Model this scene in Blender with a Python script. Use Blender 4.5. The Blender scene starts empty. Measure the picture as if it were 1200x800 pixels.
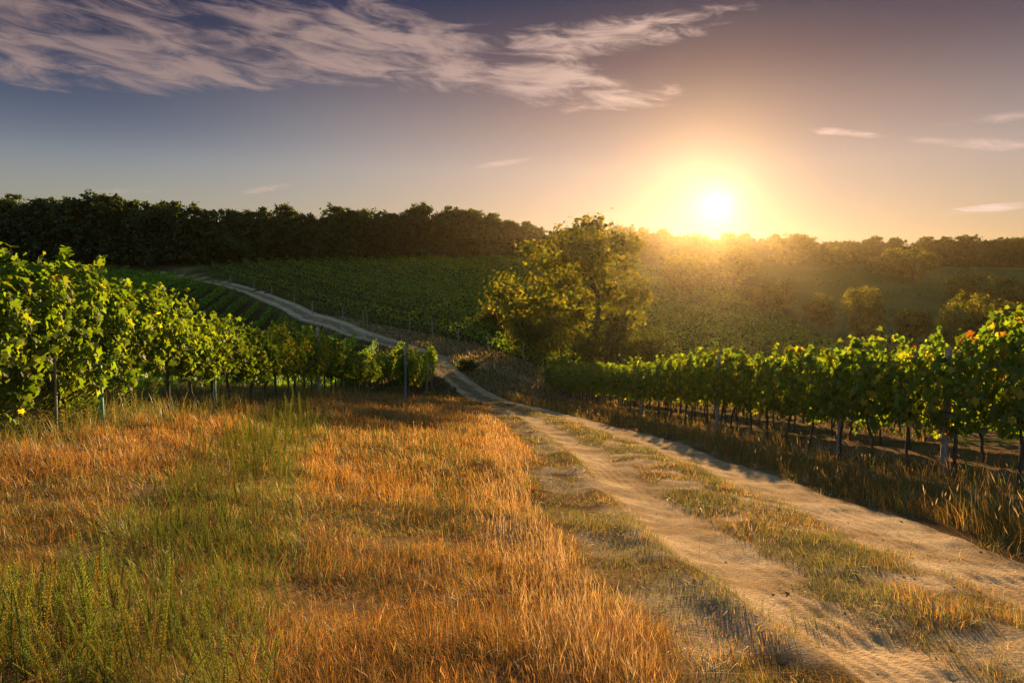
import bpy, math, random
import numpy as np
from mathutils import Vector

R = math.radians
rng = np.random.default_rng(7)
random.seed(7)
scene = bpy.context.scene
COL = scene.collection

# ------------------------------------------------------------------ camera model
W0, H0, F0, PITCH = 1200.0, 800.0, 800.0, R(5.0)


def ray(px, py):
    cx = (np.asarray(px, float) - W0 / 2) / F0
    cy = (H0 / 2 - np.asarray(py, float)) / F0
    return cx, math.cos(PITCH) + cy * math.sin(PITCH), -math.sin(PITCH) + cy * math.cos(PITCH)


def at(px, py, d):
    x, y, z = ray(px, py)
    return np.array([x * d / y, d + 0 * x, z * d / y])


sx, sy, sz = ray(840, 241)
SUN = Vector((float(sx), float(sy), float(sz))).normalized()
DISC = SUN.copy()
SUN_EL = math.asin(SUN.z) + R(1.0)
SUN_AZ = math.atan2(SUN.x, SUN.y) - R(1.0)
SUN = Vector((math.sin(SUN_AZ) * math.cos(SUN_EL), math.cos(SUN_AZ) * math.cos(SUN_EL), math.sin(SUN_EL)))


# ------------------------------------------------------------------ noise
def _hash(ix, iy, seed):
    h = (ix.astype(np.int64) * 374761393 + iy.astype(np.int64) * 668265263 + seed * 982451653) & 0x7FFFFFFF
    h = ((h ^ (h >> 13)) * 1274126177) & 0x7FFFFFFF
    h = h ^ (h >> 16)
    return (h & 0xFFFF) / 65535.0


def vnoise(x, y, seed=0):
    x = np.asarray(x, float); y = np.asarray(y, float)
    ix = np.floor(x); iy = np.floor(y)
    fx = x - ix; fy = y - iy
    fx = fx * fx * (3 - 2 * fx); fy = fy * fy * (3 - 2 * fy)
    a = _hash(ix, iy, seed); b = _hash(ix + 1, iy, seed)
    c = _hash(ix, iy + 1, seed); e = _hash(ix + 1, iy + 1, seed)
    return (a * (1 - fx) + b * fx) * (1 - fy) + (c * (1 - fx) + e * fx) * fy


def fbm(x, y, seed=0, octv=4):
    v = 0; a = .5; t = 0
    for o in range(octv):
        v = v + a * vnoise(x, y, seed + o * 17)
        t += a; a *= .5
        x = np.asarray(x) * 2.03 + 3.1; y = np.asarray(y) * 2.03 + 1.7
    return v / t


def sstep(a, b, x):
    t = np.clip((np.asarray(x, float) - a) / (b - a), 0, 1)
    return t * t * (3 - 2 * t)


# ------------------------------------------------------------------ terrain: thin plate spline through surveyed points
ROWDIR = -0.075
ctrl = []


def eye_h(x):
    """height of the eye over the near slope, carried back to the camera along the fall line"""
    x = max(-7.5, min(x, 40.0))
    sp = lambda v: math.log(1 + math.exp(v))
    return 1.35 + .021 * x - .165 * 1.2 * (sp(-(x + 1) / 1.2) - sp(-1 / 1.2))


for d in (-12, -4, 2, 6, 10, 16, 24, 32, 40):
    for x in (-24, -14, -8, -5, -3, -1, 1, 3, 7, 12, 20, 30):
        if d > 26 and x < -3:
            continue
        ctrl.append((x, d, -eye_h(x) - .146 * d))
for d, x in ((48, 3), (48, 10), (48, 20), (57, 3.8), (57, 12)):
    ctrl.append((x, d, -eye_h(x) - .146 * d))
road_mid = [(552, 455, 50), (527, 436, 56.5), (502, 416, 62), (470, 405, 70), (440, 396, 79), (400, 380.5, 92), (370, 369, 100),
            (340, 358, 108), (303, 344, 117), (270, 334, 126), (230, 326, 137), (195, 321.5, 146)]
pix = road_mid + [
    (0, 309, 138), (100, 307, 143), (200, 306, 150), (300, 305, 158), (400, 304, 170), (500, 303, 190), (620, 303, 245), (740, 304, 290),
    (850, 306, 320), (1000, 310, 340), (1200, 313, 345),
    (425, 364, 100), (537, 402, 76), (640, 433, 66), (450, 332, 135), (560, 345, 128), (520, 365, 104), (620, 372, 100), (650, 330, 170),
    (740, 428, 80), (850, 402, 100), (1000, 404, 118), (1150, 406, 124), (760, 360, 150), (850, 356, 180), (1000, 352, 205), (1150, 348, 215),
    (354, 381, 100), (330, 407, 86), (250, 362, 108), (150, 331, 128), (60, 326, 126), (100, 362, 100), (0, 334, 116), (200, 425, 66), (300, 432, 62),
    (430, 445, 50), (760, 464, 66), (900, 470, 68), (-200, 320, 130), (-200, 380, 90)]
for p in pix:
    q = at(*p)
    ctrl.append(tuple(q))
for px in (0, 300, 620, 850, 1200):
    dd = {0: 138, 300: 158, 620: 245, 850: 320, 1200: 345}[px]
    q = at(px, 306, dd)
    ctrl.append((q[0] * 1.25, q[1] + 70, q[2] + 3.0))
    ctrl.append((q[0] * 1.6, q[1] + 200, q[2] + 3.5))
ctrl = np.array(ctrl)
S = 40.0


def _phi(r2):
    return 0.5 * r2 * np.log(r2 + 1e-9)


_P = ctrl[:, :2] / S
_n = len(_P)
_K = _phi(((_P[:, None] - _P[None]) ** 2).sum(-1)) + np.eye(_n) * 0.02
_A = np.zeros((_n + 3, _n + 3))
_A[:_n, :_n] = _K
_A[:_n, _n] = 1; _A[:_n, n1:=_n + 1] = _P[:, 0]; _A[:_n, _n + 2] = _P[:, 1]
_A[_n:, :_n] = _A[:_n, _n:].T
_w = np.linalg.solve(_A, np.concatenate([ctrl[:, 2], np.zeros(3)]))


def base_h(x, y):
    x = np.asarray(x, float); y = np.asarray(y, float)
    shp = np.broadcast(x, y).shape
    x = np.broadcast_to(x, shp).ravel(); y = np.broadcast_to(y, shp).ravel()
    xc = np.clip(x, -150, 300) / S; yc = np.clip(y, -14, 430) / S
    out = np.empty(len(xc))
    for i in range(0, len(xc), 60000):
        s = slice(i, i + 60000)
        r2 = (xc[s, None] - _P[None, :, 0]) ** 2 + (yc[s, None] - _P[None, :, 1]) ** 2
        out[s] = _phi(r2) @ _w[:_n] + _w[_n] + _w[_n + 1] * xc[s] + _w[_n + 2] * yc[s]
    return out.reshape(shp)


def hit(px, py, dmin=1.5, dmax=140):
    """where the line of sight through a photo pixel meets the base terrain"""
    px = np.atleast_1d(np.asarray(px, float)); py = np.atleast_1d(np.asarray(py, float))
    x, y, z = ray(px, py)
    ds = np.geomspace(dmin, dmax, 500)
    X = (x / y)[:, None] * ds; Z = (z / y)[:, None] * ds
    diff = Z - base_h(X, np.broadcast_to(ds, X.shape))
    neg = diff < 0
    k = np.where(neg.any(1), neg.argmax(1), len(ds) - 1)
    d = ds[k]
    return np.stack([(x / y) * d, d], 1)


# road edges as x(d)
LEp = [(1085, 860), (1020, 812), (949, 765), (853, 699), (779, 642), (726, 592), (682, 545), (645, 511), (607, 487)]
REp = [(1500, 770), (1330, 706), (1200, 660), (1076, 612), (980, 581), (890, 550), (809, 524), (740, 504), (690, 492), (640, 479), (600, 466)]
le = hit(*np.array(LEp).T); re_ = hit(*np.array(REp).T)
mid = np.array([at(*p)[:2] for p in road_mid])


def _edge(pts, off):
    far = []
    for i, m in enumerate(mid):
        t = mid[min(i + 1, len(mid) - 1)] - mid[max(i - 1, 0)]
        t = t / np.linalg.norm(t)
        w = 1.35 if m[1] < 60 else 1.5
        far.append((m[0] + off * w / max(t[1], .35), m[1]))
    allp = np.array(sorted([tuple(p) for p in pts if p[1] < 44] + far, key=lambda q: q[1]))
    dd = np.linspace(0.3, 150, 3000)
    v = np.interp(dd, allp[:, 1], allp[:, 0])
    # extend before the first point with the slope of the first two
    s0 = (allp[2, 0] - allp[0, 0]) / (allp[2, 1] - allp[0, 1])
    v = np.where(dd < allp[0, 1], allp[0, 0] + s0 * (dd - allp[0, 1]), v)
    out = v.copy()
    for i, d in enumerate(dd):
        k = int(np.clip(d * .08 / .05, 3, 60))
        out[i] = v[max(0, i - k):i + k + 1].mean()
    return dd, out


_dd, _xl = _edge(le, -1)
_, _xr = _edge(re_, +1)
ROAD_END = 147.0


def road_t(x, y):
    xl = np.interp(y, _dd, _xl); xr = np.interp(y, _dd, _xr)
    return (np.asarray(x) - xl) / (xr - xl), xr - xl


def bump(t, c, w):
    return np.exp(-((t - c) / w) ** 2)


def detail(x, y):
    """ruts, banks and small unevenness"""
    x = np.asarray(x, float); y = np.asarray(y, float)
    t, w = road_t(x, y)
    on = (y < ROAD_END) & (y > -20)
    f = np.where(on, 1.0, 0) * sstep(60, 30, y)
    j = .06 * (fbm(y * .35, y * 0 + 3.3, 5, 2) - .5)
    tt = t + j
    z = -.06 * bump(tt, .13, .15) - .05 * bump(tt, .83, .14) + .035 * bump(tt, .47, .14) + .07 * bump(tt, -.07, .06)
    z = z * f
    rut = bump(tt, .13, .12) + bump(tt, .83, .12)
    z = z + f * .008 * rut * np.sin(tt * w * 52 + 2.5 * fbm(x * .6, y * .6, 15, 2)) * sstep(.35, .6, fbm(x * .9, y * .35, 17, 3)) * sstep(16, 8, y)
    inside = sstep(-.05, .05, t) * sstep(1.05, .95, t)
    ru = (fbm(x * 2.2, y * 2.2, 11, 4) - .5) * .10 + (fbm(x * 7, y * 7, 23, 3) - .5) * .036 * (1 - .55 * inside) + (fbm(x * 17, y * 17, 29, 2) - .5) * .015 * inside
    go = (fbm(x * .5, y * .5, 31, 3) - .5) * .22
    near = sstep(70, 25, y)
    far = (fbm(x * .05, y * .05, 77, 3) - .5) * 1.2 * sstep(60, 120, y)
    return z + near * (ru * (.55 + .2 * inside) + go * (1 - .75 * inside)) + far * (1 - inside)


def Hh(x, y):
    return base_h(x, y) + detail(x, y)


# ------------------------------------------------------------------ mesh helpers
def mesh_from(name, V, faces, mat=None, colors=None, smooth=False):
    """V (n,3); faces: list of int arrays, each (m,k) of one polygon size"""
    me = bpy.data.meshes.new(name)
    V = np.ascontiguousarray(V, dtype=np.float32)
    me.vertices.add(len(V)); me.vertices.foreach_set("co", V.ravel())
    idx = np.concatenate([np.asarray(f, dtype=np.int32).ravel() for f in faces])
    cnt = np.concatenate([np.full(len(f), f.shape[1], dtype=np.int32) for f in faces])
    st = np.concatenate([[0], np.cumsum(cnt)[:-1]]).astype(np.int32)
    me.loops.add(len(idx)); me.loops.foreach_set("vertex_index", idx)
    me.polygons.add(len(cnt)); me.polygons.foreach_set("loop_start", st)
    me.polygons.foreach_set("loop_total", cnt)
    if smooth:
        me.polygons.foreach_set("use_smooth", np.ones(len(cnt), dtype=bool))
    me.update(calc_edges=True)
    if colors is not None:
        a = me.attributes.new("Col", 'FLOAT_COLOR', 'POINT')
        c = np.ones((len(V), 4), dtype=np.float32); c[:, :3] = colors
        a.data.foreach_set("color", c.ravel())
    if mat is not None:
        me.materials.append(mat)
    return me


class Acc:
    """collects triangles/quads with a colour per vertex"""

    def __init__(s):
        s.V = []; s.F = {}; s.C = []; s.n = 0

    def add(s, V, F, C):
        V = np.asarray(V, float).reshape(-1, 3)
        C = np.broadcast_to(np.asarray(C, float), V.shape)
        s.V.append(V); s.C.append(C)
        for f in (F if isinstance(F, list) else [F]):
            s.F.setdefault(f.shape[1], []).append(f + s.n)
        s.n += len(V)

    def mesh(s, name, mat, smooth=False):
        return mesh_from(name, np.concatenate(s.V), [np.concatenate(v) for v in s.F.values()], mat, np.concatenate(s.C), smooth)


def link(o, parent=None):
    COL.objects.link(o)
    if parent is not None:
        o.parent = parent
    return o


def obj(name, me, parent=None, loc=(0, 0, 0)):
    o = bpy.data.objects.new(name, me)
    o.location = loc
    return link(o, parent)


def tag(o, label=None, cat=None, group=None, kind=None):
    if label: o['label'] = label
    if cat: o['category'] = cat
    if group: o['group'] = group
    if kind: o['kind'] = kind
    return o


def thing(name, loc, label, cat, group=None, rz=0.0, sc=1.0):
    o = bpy.data.objects.new(name, None)
    o.empty_display_size = .2
    o.location = loc; o.rotation_euler = (0, 0, rz)
    o.scale = (sc, sc, sc) if not hasattr(sc, '__len__') else sc
    link(o)
    return tag(o, label, cat, group)


def tube(acc, pts, rad, col, n=7, closed=True):
    pts = np.asarray(pts, float); rad = np.asarray(rad, float)
    m = len(pts)
    tan = np.gradient(pts, axis=0)
    tan /= np.linalg.norm(tan, axis=1)[:, None] + 1e-9
    ref = np.array([1.0, 0.13, 0]) if abs(tan[0, 0]) < .8 else np.array([0, 1.0, .1])
    u = np.cross(tan, ref); u /= np.linalg.norm(u, axis=1)[:, None]
    v = np.cross(tan, u)
    a = np.linspace(0, 2 * np.pi, n, endpoint=False)
    V = pts[:, None] + rad[:, None, None] * (np.cos(a)[None, :, None] * u[:, None] + np.sin(a)[None, :, None] * v[:, None])
    i = np.arange(m - 1)[:, None] * n; j = np.arange(n)[None]
    q = np.stack([i + j, i + (j + 1) % n, i + n + (j + 1) % n, i + n + j], -1).reshape(-1, 4)
    V = V.reshape(-1, 3)
    F = [q]
    if closed:
        V = np.concatenate([V, pts[:1], pts[-1:]])
        k = m * n
        jj = np.arange(n)
        F.append(np.stack([(jj + 1) % n, jj, np.full(n, k)], -1))
        F.append(np.stack([(m - 1) * n + jj, (m - 1) * n + (jj + 1) % n, np.full(n, k + 1)], -1))
    acc.add(V, F, col)


def norm(a):
    return a / (np.linalg.norm(a, axis=-1, keepdims=True) + 1e-9)


def rvec(n):
    return norm(rng.normal(size=(n, 3)))


def cards(acc, P, N, size, C, aspect=.75, bend=.25):
    """leaf sprays: bent six-point leaf shapes at P with rough normal N"""
    n = len(P)
    N = norm(N)
    t = norm(np.cross(N, rvec(n)))
    b = np.cross(N, t)
    s = np.broadcast_to(np.asarray(size, float), (n,))[:, None]
    a = s * aspect * .5
    h = s * .5
    z = N * s * bend
    V = np.stack([P - t * h, P - t * h * .3 + b * a - z * .5, P + t * h * .45 + b * a * .8 - z * .5, P + t * h - z,
                  P + t * h * .45 - b * a * .8 - z * .5, P - t * h * .3 - b * a - z * .5], 1).reshape(-1, 3)
    k = np.arange(n)[:, None] * 6
    q = np.concatenate([k + np.array([[0, 1, 2, 3]]), k + np.array([[0, 3, 4, 5]])])
    acc.add(V, q, np.repeat(C, 6, axis=0))


LEAF_XY = np.array([(0, .04), (.26, -.16), (.5, .08), (.37, .3), (.56, .6), (.25, .63), (0, 1.0), (-.25, .63), (-.56, .6), (-.37, .3), (-.5, .08), (-.26, -.16), (0, .42)])


def vine_leaves(acc, P, N, T, size, C):
    """lobed grape leaves: N leaf normal, T tip direction"""
    n = len(P)
    N = norm(N); X = norm(np.cross(T, N)); Y = np.cross(N, X)
    s = np.broadcast_to(np.asarray(size, float), (n,))[:, None, None]
    x = LEAF_XY[None, :, 0, None]; y = LEAF_XY[None, :, 1, None]
    fold = rng.uniform(.1, .5, (n, 1, 1)); dro = rng.uniform(.05, .45, (n, 1, 1)); wob = rng.normal(0, .05, (n, 13, 1))
    z = np.abs(x) * fold - dro * y * y + wob
    V = P[:, None] + s * (x * X[:, None] + (y - .2) * Y[:, None] + z * N[:, None])
    k = np.arange(n)[:, None, None] * 13
    j = np.arange(12)
    tri = np.stack([j, (j + 1) % 12, np.full(12, 12)], -1)[None]
    acc.add(V.reshape(-1, 3), (k + tri).reshape(-1, 3), np.repeat(C, 13, axis=0))


# ------------------------------------------------------------------ materials
def newmat(name):
    m = bpy.data.materials.new(name)
    m.use_nodes = True
    nt = m.node_tree
    for n in list(nt.nodes):
        nt.nodes.remove(n)
    out = nt.nodes.new("ShaderNodeOutputMaterial")
    return m, nt, out


def foliage_mat(name, trans=.45, gloss=.05, rough=.45, tint=(1.25, 1.3, .5), var=.25, nscale=3.0):
    m, nt, out = newmat(name)
    N = nt.nodes.new; L = nt.links.new
    at_ = N("ShaderNodeAttribute"); at_.attribute_name = "Col"
    no = N("ShaderNodeTexNoise"); no.inputs["Scale"].default_value = nscale
    tc = N("ShaderNodeTexCoord"); L(tc.outputs["Object"], no.inputs["Vector"])
    mr = N("ShaderNodeMapRange"); mr.inputs["From Min"].default_value = .3; mr.inputs["From Max"].default_value = .7
    mr.inputs["To Min"].default_value = 1 - var; mr.inputs["To Max"].default_value = 1 + var
    L(no.outputs["Fac"], mr.inputs["Value"])
    vm = N("ShaderNodeVectorMath"); vm.operation = 'SCALE'
    L(at_.outputs["Color"], vm.inputs[0]); L(mr.outputs[0], vm.inputs["Scale"])
    df = N("ShaderNodeBsdfDiffuse"); L(vm.outputs[0], df.inputs["Color"])
    tv = N("ShaderNodeVectorMath"); tv.operation = 'MULTIPLY'; tv.inputs[1].default_value = tint
    L(vm.outputs[0], tv.inputs[0])
    tr = N("ShaderNodeBsdfTranslucent"); L(tv.outputs[0], tr.inputs["Color"])
    mx = N("ShaderNodeMixShader"); mx.inputs[0].default_value = trans
    L(df.outputs[0], mx.inputs[1]); L(tr.outputs[0], mx.inputs[2])
    last = mx
    if gloss > 0:
        gl = N("ShaderNodeBsdfGlossy"); gl.inputs["Roughness"].default_value = rough
        m2 = N("ShaderNodeMixShader"); m2.inputs[0].default_value = gloss
        L(mx.outputs[0], m2.inputs[1]); L(gl.outputs[0], m2.inputs[2])
        last = m2
    L(last.outputs[0], out.inputs[0])
    return m


def bark_mat(name, c1, c2, scale=18.0):
    m, nt, out = newmat(name)
    N = nt.nodes.new; L = nt.links.new
    tc = N("ShaderNodeTexCoord")
    mp = N("ShaderNodeMapping"); mp.inputs["Scale"].default_value = (1, 1, .25); L(tc.outputs["Object"], mp.inputs[0])
    no = N("ShaderNodeTexNoise"); no.inputs["Scale"].default_value = scale; no.inputs["Detail"].default_value = 5
    L(mp.outputs[0], no.inputs["Vector"])
    cr = N("ShaderNodeValToRGB"); cr.color_ramp.elements[0].color = (*c1, 1); cr.color_ramp.elements[1].color = (*c2, 1)
    cr.color_ramp.elements[0].position = .35; cr.color_ramp.elements[1].position = .7
    L(no.outputs["Fac"], cr.inputs[0])
    bs = N("ShaderNodeBsdfPrincipled"); bs.inputs["Roughness"].default_value = .9
    L(cr.outputs[0], bs.inputs["Base Color"])
    bp = N("ShaderNodeBump"); bp.inputs["Strength"].default_value = .6; bp.inputs["Distance"].default_value = .02
    L(no.outputs["Fac"], bp.inputs["Height"]); L(bp.outputs[0], bs.inputs["Normal"])
    L(bs.outputs[0], out.inputs[0])
    return m


def ground_mat(name, rough_scale=1.0):
    m, nt, out = newmat(name)
    N = nt.nodes.new; L = nt.links.new
    at_ = N("ShaderNodeAttribute"); at_.attribute_name = "Col"
    tc = N("ShaderNodeTexCoord")
    n1 = N("ShaderNodeTexNoise"); n1.inputs["Scale"].default_value = 2.3; n1.inputs["Detail"].default_value = 8; n1.inputs["Roughness"].default_value = .65
    n2 = N("ShaderNodeTexNoise"); n2.inputs["Scale"].default_value = 34; n2.inputs["Detail"].default_value = 6; n2.inputs["Roughness"].default_value = .7
    vo = N("ShaderNodeTexVoronoi"); vo.inputs["Scale"].default_value = 42
    for n in (n1, n2, vo):
        L(tc.outputs["Object"], n.inputs["Vector"])
    mr = N("ShaderNodeMapRange"); mr.inputs["From Min"].default_value = .25; mr.inputs["From Max"].default_value = .75
    mr.inputs["To Min"].default_value = .72; mr.inputs["To Max"].default_value = 1.25
    L(n1.outputs["Fac"], mr.inputs["Value"])
    m2 = N("ShaderNodeMapRange"); m2.inputs["From Min"].default_value = .25; m2.inputs["From Max"].default_value = .75
    m2.inputs["To Min"].default_value = .7; m2.inputs["To Max"].default_value = 1.25
    L(n2.outputs["Fac"], m2.inputs["Value"])
    mu = N("ShaderNodeMath"); mu.operation = 'MULTIPLY'; L(mr.outputs[0], mu.inputs[0]); L(m2.outputs[0], mu.inputs[1])
    vm = N("ShaderNodeVectorMath"); vm.operation = 'SCALE'; L(at_.outputs["Color"], vm.inputs[0]); L(mu.outputs[0], vm.inputs["Scale"])
    bs = N("ShaderNodeBsdfDiffuse"); L(vm.outputs[0], bs.inputs["Color"])
    b1 = N("ShaderNodeBump"); b1.inputs["Strength"].default_value = .55 * rough_scale; b1.inputs["Distance"].default_value = .06
    L(n2.outputs["Fac"], b1.inputs["Height"])
    b2 = N("ShaderNodeBump"); b2.inputs["Strength"].default_value = .35 * rough_scale; b2.inputs["Distance"].default_value = .02
    L(vo.outputs["Distance"], b2.inputs["Height"]); L(b1.outputs[0], b2.inputs["Normal"])
    L(b2.outputs[0], bs.inputs["Normal"])
    L(bs.outputs[0], out.inputs[0])
    return m


M_VINE = foliage_mat("vine_leaf", .56, .02, .5, (2.5, 2.45, .4), .2, 2.0)
M_TREE = foliage_mat("tree_leaf", .5, .02, .5, (2.4, 2.0, .4), .3, .5)
M_GRASS = foliage_mat("grass_blade", .45, .03, .4, (1.15, 1.0, .7), .2, 1.2)
M_WEED = foliage_mat("weed_leaf", .55, .02, .5, (1.9, 1.8, .5), .2, 1.5)
M_BARK = bark_mat("vine_bark", (.035, .022, .014), (.12, .085, .055), 30)
M_TBARK = bark_mat("tree_bark", (.04, .03, .02), (.13, .1, .075), 6)
M_POST = bark_mat("weathered_post", (.16, .14, .12), (.34, .3, .26), 22)
M_STEEL = bark_mat("galvanised_post", (.3, .3, .3), (.45, .45, .44), 9)
M_GROUND = ground_mat("ground_soil")
M_DIRT = ground_mat("dirt", 1.0)

WEEDLINE = hit([358, 335, 303, 268, 205, 150, 105, 60], [487, 505, 535, 590, 655, 725, 800, 880])
TALLLINE = hit([560, 590, 605, 600, 625, 660, 700, 725], [486, 510, 545, 600, 640, 690, 740, 800])

# ------------------------------------------------------------------ ground sheet
def gspace(a, b, s0, g):
    out = [a]; s = s0
    while out[-1] < b:
        out.append(out[-1] + s); s *= g
    return out


xs = np.array(sorted(set([-v for v in gspace(12, 3000, .25, 1.07)] + list(np.arange(-12, -3, .13)) + list(np.arange(-3, 5.0, .05)) + list(np.arange(5.0, 12.01, .13)) + gspace(12, 3000, .25, 1.07))))
ys = np.array(sorted(set([-v for v in gspace(0, 300, .4, 1.3)] + list(np.arange(0.1, 2.6, .13)) + list(np.arange(2.6, 10, .05)) + list(np.arange(10, 26, .13)) + gspace(26, 5000, .15, 1.022))))
GX, GY = np.meshgrid(xs, ys)
GZ = Hh(GX, GY)
T, WD = road_t(GX, GY)
onroad = sstep(.0, .05, T) * sstep(1.0, .95, T) * (GY < ROAD_END - .3) * (GY > .5)
GZ = GZ - .09 * onroad
GZ = GZ - .02 * np.clip(GY - 600, 0, None) - .02 * np.clip(np.abs(GX) - 500, 0, None)
Vg = np.stack([GX, GY, GZ], -1).reshape(-1, 3)
nx, ny = len(xs), len(ys)
ii = np.arange(ny - 1)[:, None] * nx + np.arange(nx - 1)[None]
Fg = np.stack([ii, ii + 1, ii + nx + 1, ii + nx], -1).reshape(-1, 4)


def lerp(a, b, t):
    a = np.asarray(a, float); b = np.asarray(b, float)
    return a + (b - a) * np.asarray(t)[..., None]


LROW = lambda y: -5.0 + ROWDIR * y
RROW = lambda y: 8.0 + ROWDIR * y
FENCE0 = at(246, 320, 140)[:2]; FENCE1 = at(640, 433, 67)[:2]
_fd = (FENCE1 - FENCE0) / np.linalg.norm(FENCE1 - FENCE0)


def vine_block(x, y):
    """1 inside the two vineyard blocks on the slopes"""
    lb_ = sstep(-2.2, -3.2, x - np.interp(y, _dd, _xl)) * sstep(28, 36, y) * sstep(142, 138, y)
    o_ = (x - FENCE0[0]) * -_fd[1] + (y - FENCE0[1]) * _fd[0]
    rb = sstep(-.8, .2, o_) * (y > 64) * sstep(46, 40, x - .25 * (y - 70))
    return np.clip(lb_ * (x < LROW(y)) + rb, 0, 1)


def ground_color(x, y):
    n = fbm(x * .8, y * .8, 51, 4)
    c = lerp((.13, .085, .04), (.24, .16, .075), sstep(.35, .65, n))
    # bare pale earth next to the track
    t, w = road_t(x, y)
    dl = -t * w
    XG = np.interp(y, TALLLINE[::-1, 1], TALLLINE[::-1, 0]) + .2
    bare = np.maximum(sstep(1.0, .2, dl), sstep(-.1, .3, x - XG)) * sstep(-.6, 0, dl) * sstep(.45, .6, fbm(x * 1.3, y * 1.3, 91, 3)) * (y < 30)
    c = lerp(c, (.36, .27, .18), bare)
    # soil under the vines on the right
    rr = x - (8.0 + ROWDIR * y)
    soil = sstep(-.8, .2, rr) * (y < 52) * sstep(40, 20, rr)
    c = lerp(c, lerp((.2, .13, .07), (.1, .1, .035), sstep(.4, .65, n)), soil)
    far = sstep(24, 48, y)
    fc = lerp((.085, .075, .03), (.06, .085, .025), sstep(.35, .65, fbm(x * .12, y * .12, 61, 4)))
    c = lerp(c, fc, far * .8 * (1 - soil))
    mead = sstep(38, 48, x - .25 * (y - 70)) * sstep(60, 75, y)
    c = lerp(c, lerp((.085, .12, .03), (.125, .145, .045), sstep(.4, .65, fbm(x * .06, y * .06, 65, 3))), mead * .85)
    o2 = (x - FENCE0[0]) * -_fd[1] + (y - FENCE0[1]) * _fd[0]
    bank = sstep(.4, -.6, o2) * sstep(1.0, 1.06, t) * sstep(46, 56, y) * (y < 150)
    c = lerp(c, lerp((.2, .15, .07), (.3, .23, .11), n), bank * .8)
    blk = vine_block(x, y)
    c = lerp(c, (.045, .042, .02), blk * .9)  # dark gaps between vine rows: their shade painted into the ground colour
    return c


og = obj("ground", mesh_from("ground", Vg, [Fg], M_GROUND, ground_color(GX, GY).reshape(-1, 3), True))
tag(og, "rolling ground of dry grass and soil falling into the valley", "ground", kind="structure")


# ------------------------------------------------------------------ dirt track
def strip(name, dvals, tvals, color_fn, zoff, xl_fn, xr_fn, mat, det=True):
    Dm, Tm = np.meshgrid(dvals, tvals, indexing='ij')
    X = xl_fn(Dm) + (xr_fn(Dm) - xl_fn(Dm)) * Tm
    Z = (Hh(X, Dm) if det else base_h(X, Dm)) + zoff - .06 * (sstep(.0, -.04, Tm) + sstep(1.0, 1.04, Tm))
    V = np.stack([X, Dm, Z], -1).reshape(-1, 3)
    nt_ = len(tvals)
    i2 = np.arange(len(dvals) - 1)[:, None] * nt_ + np.arange(nt_ - 1)[None]
    F = np.stack([i2, i2 + 1, i2 + nt_ + 1, i2 + nt_], -1).reshape(-1, 4)
    return obj(name, mesh_from(name, V, [F], mat, color_fn(X, Dm, Tm).reshape(-1, 3), True))


def mid_grass(x, y):
    """0..1 how grassy the crown between the wheel tracks is"""
    t, w = road_t(x, y)
    j = .13 * (fbm(x * 1.1, y * 1.1, 5, 4) - .5) * 2
    tt = t + j
    m = sstep(.21, .30, tt) * sstep(.71, .61, tt)
    return m


def road_color(x, y, t):
    n = fbm(x * 1.5, y * 1.5, 71, 4)
    n2 = fbm(x * 5, y * 5, 73, 3)
    c = lerp((.38, .26, .14), (.58, .425, .255), sstep(.3, .7, .6 * n + .4 * n2))
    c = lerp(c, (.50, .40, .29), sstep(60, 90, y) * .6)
    g = mid_grass(x, y) * sstep(.3, .5, fbm(x * 1.7, y * 1.7, 75, 3) + .1 * sstep(12, 25, y))
    c = lerp(c, lerp((.2, .135, .07), (.13, .1, .045), n2), g * .75)
    wv = .16 * (fbm(y * .5, t * 2, 93, 3) - .5) * sstep(40, 60, y)
    e = sstep(.05, -.03, t + wv - .05 * (y > 50)) + sstep(.95, 1.03, t + wv + .05 * (y > 50))
    c = lerp(c, (.2, .14, .075), np.clip(e, 0, 1) * .6)
    return c


dv = [1.0]
while dv[-1] < ROAD_END:
    dv.append(dv[-1] + .018 + .0085 * dv[-1])
fxl = lambda d: np.interp(d, _dd, _xl)
fxr = lambda d: np.interp(d, _dd, _xr)
od = strip("dirt_track", np.array(dv), np.linspace(-.04, 1.04, 132), road_color, .002, fxl, fxr, M_DIRT)
tag(od, "sandy two-rut farm track curving down the slope and up the far hill", "dirt track", kind="structure")

# side track along the foot of the far hill
sp = np.array([at(*p)[:2] for p in [(497, 408.5, 63.2), (530, 413, 62.6), (570, 420, 61.8), (608, 428, 61), (650, 434.5, 60), (700, 441, 59)]])
u = np.linspace(0, 1, 80); k = np.linspace(0, 1, len(sp))
sxv = np.interp(u, k, sp[:, 0]); syv = np.interp(u, k, sp[:, 1])
aa = Acc()
tt = np.linspace(-1, 1, 9)
Xs = sxv[:, None] + 0 * tt; Ys = syv[:, None] + 1.0 * tt
Zs = Hh(Xs, Ys) + .03
i2 = np.arange(79)[:, None] * 9 + np.arange(8)[None]
aa.add(np.stack([Xs, Ys, Zs], -1), np.stack([i2, i2 + 9, i2 + 10, i2 + 1], -1).reshape(-1, 4), (.38, .28, .18))
tag(obj("side_track", aa.mesh("side_track", M_DIRT, True)), "narrow pale side track along the foot of the far vineyard", "dirt track", kind="structure")


# ------------------------------------------------------------------ grass
def poly_dist(x, y, P):
    best = np.full(np.shape(x), 1e9)
    for a, b in zip(P[:-1], P[1:]):
        ab = b - a; L2 = (ab ** 2).sum()
        t = np.clip(((x - a[0]) * ab[0] + (y - a[1]) * ab[1]) / L2, 0, 1)
        best = np.minimum(best, np.hypot(x - a[0] - t * ab[0], y - a[1] - t * ab[1]))
    return best




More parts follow.
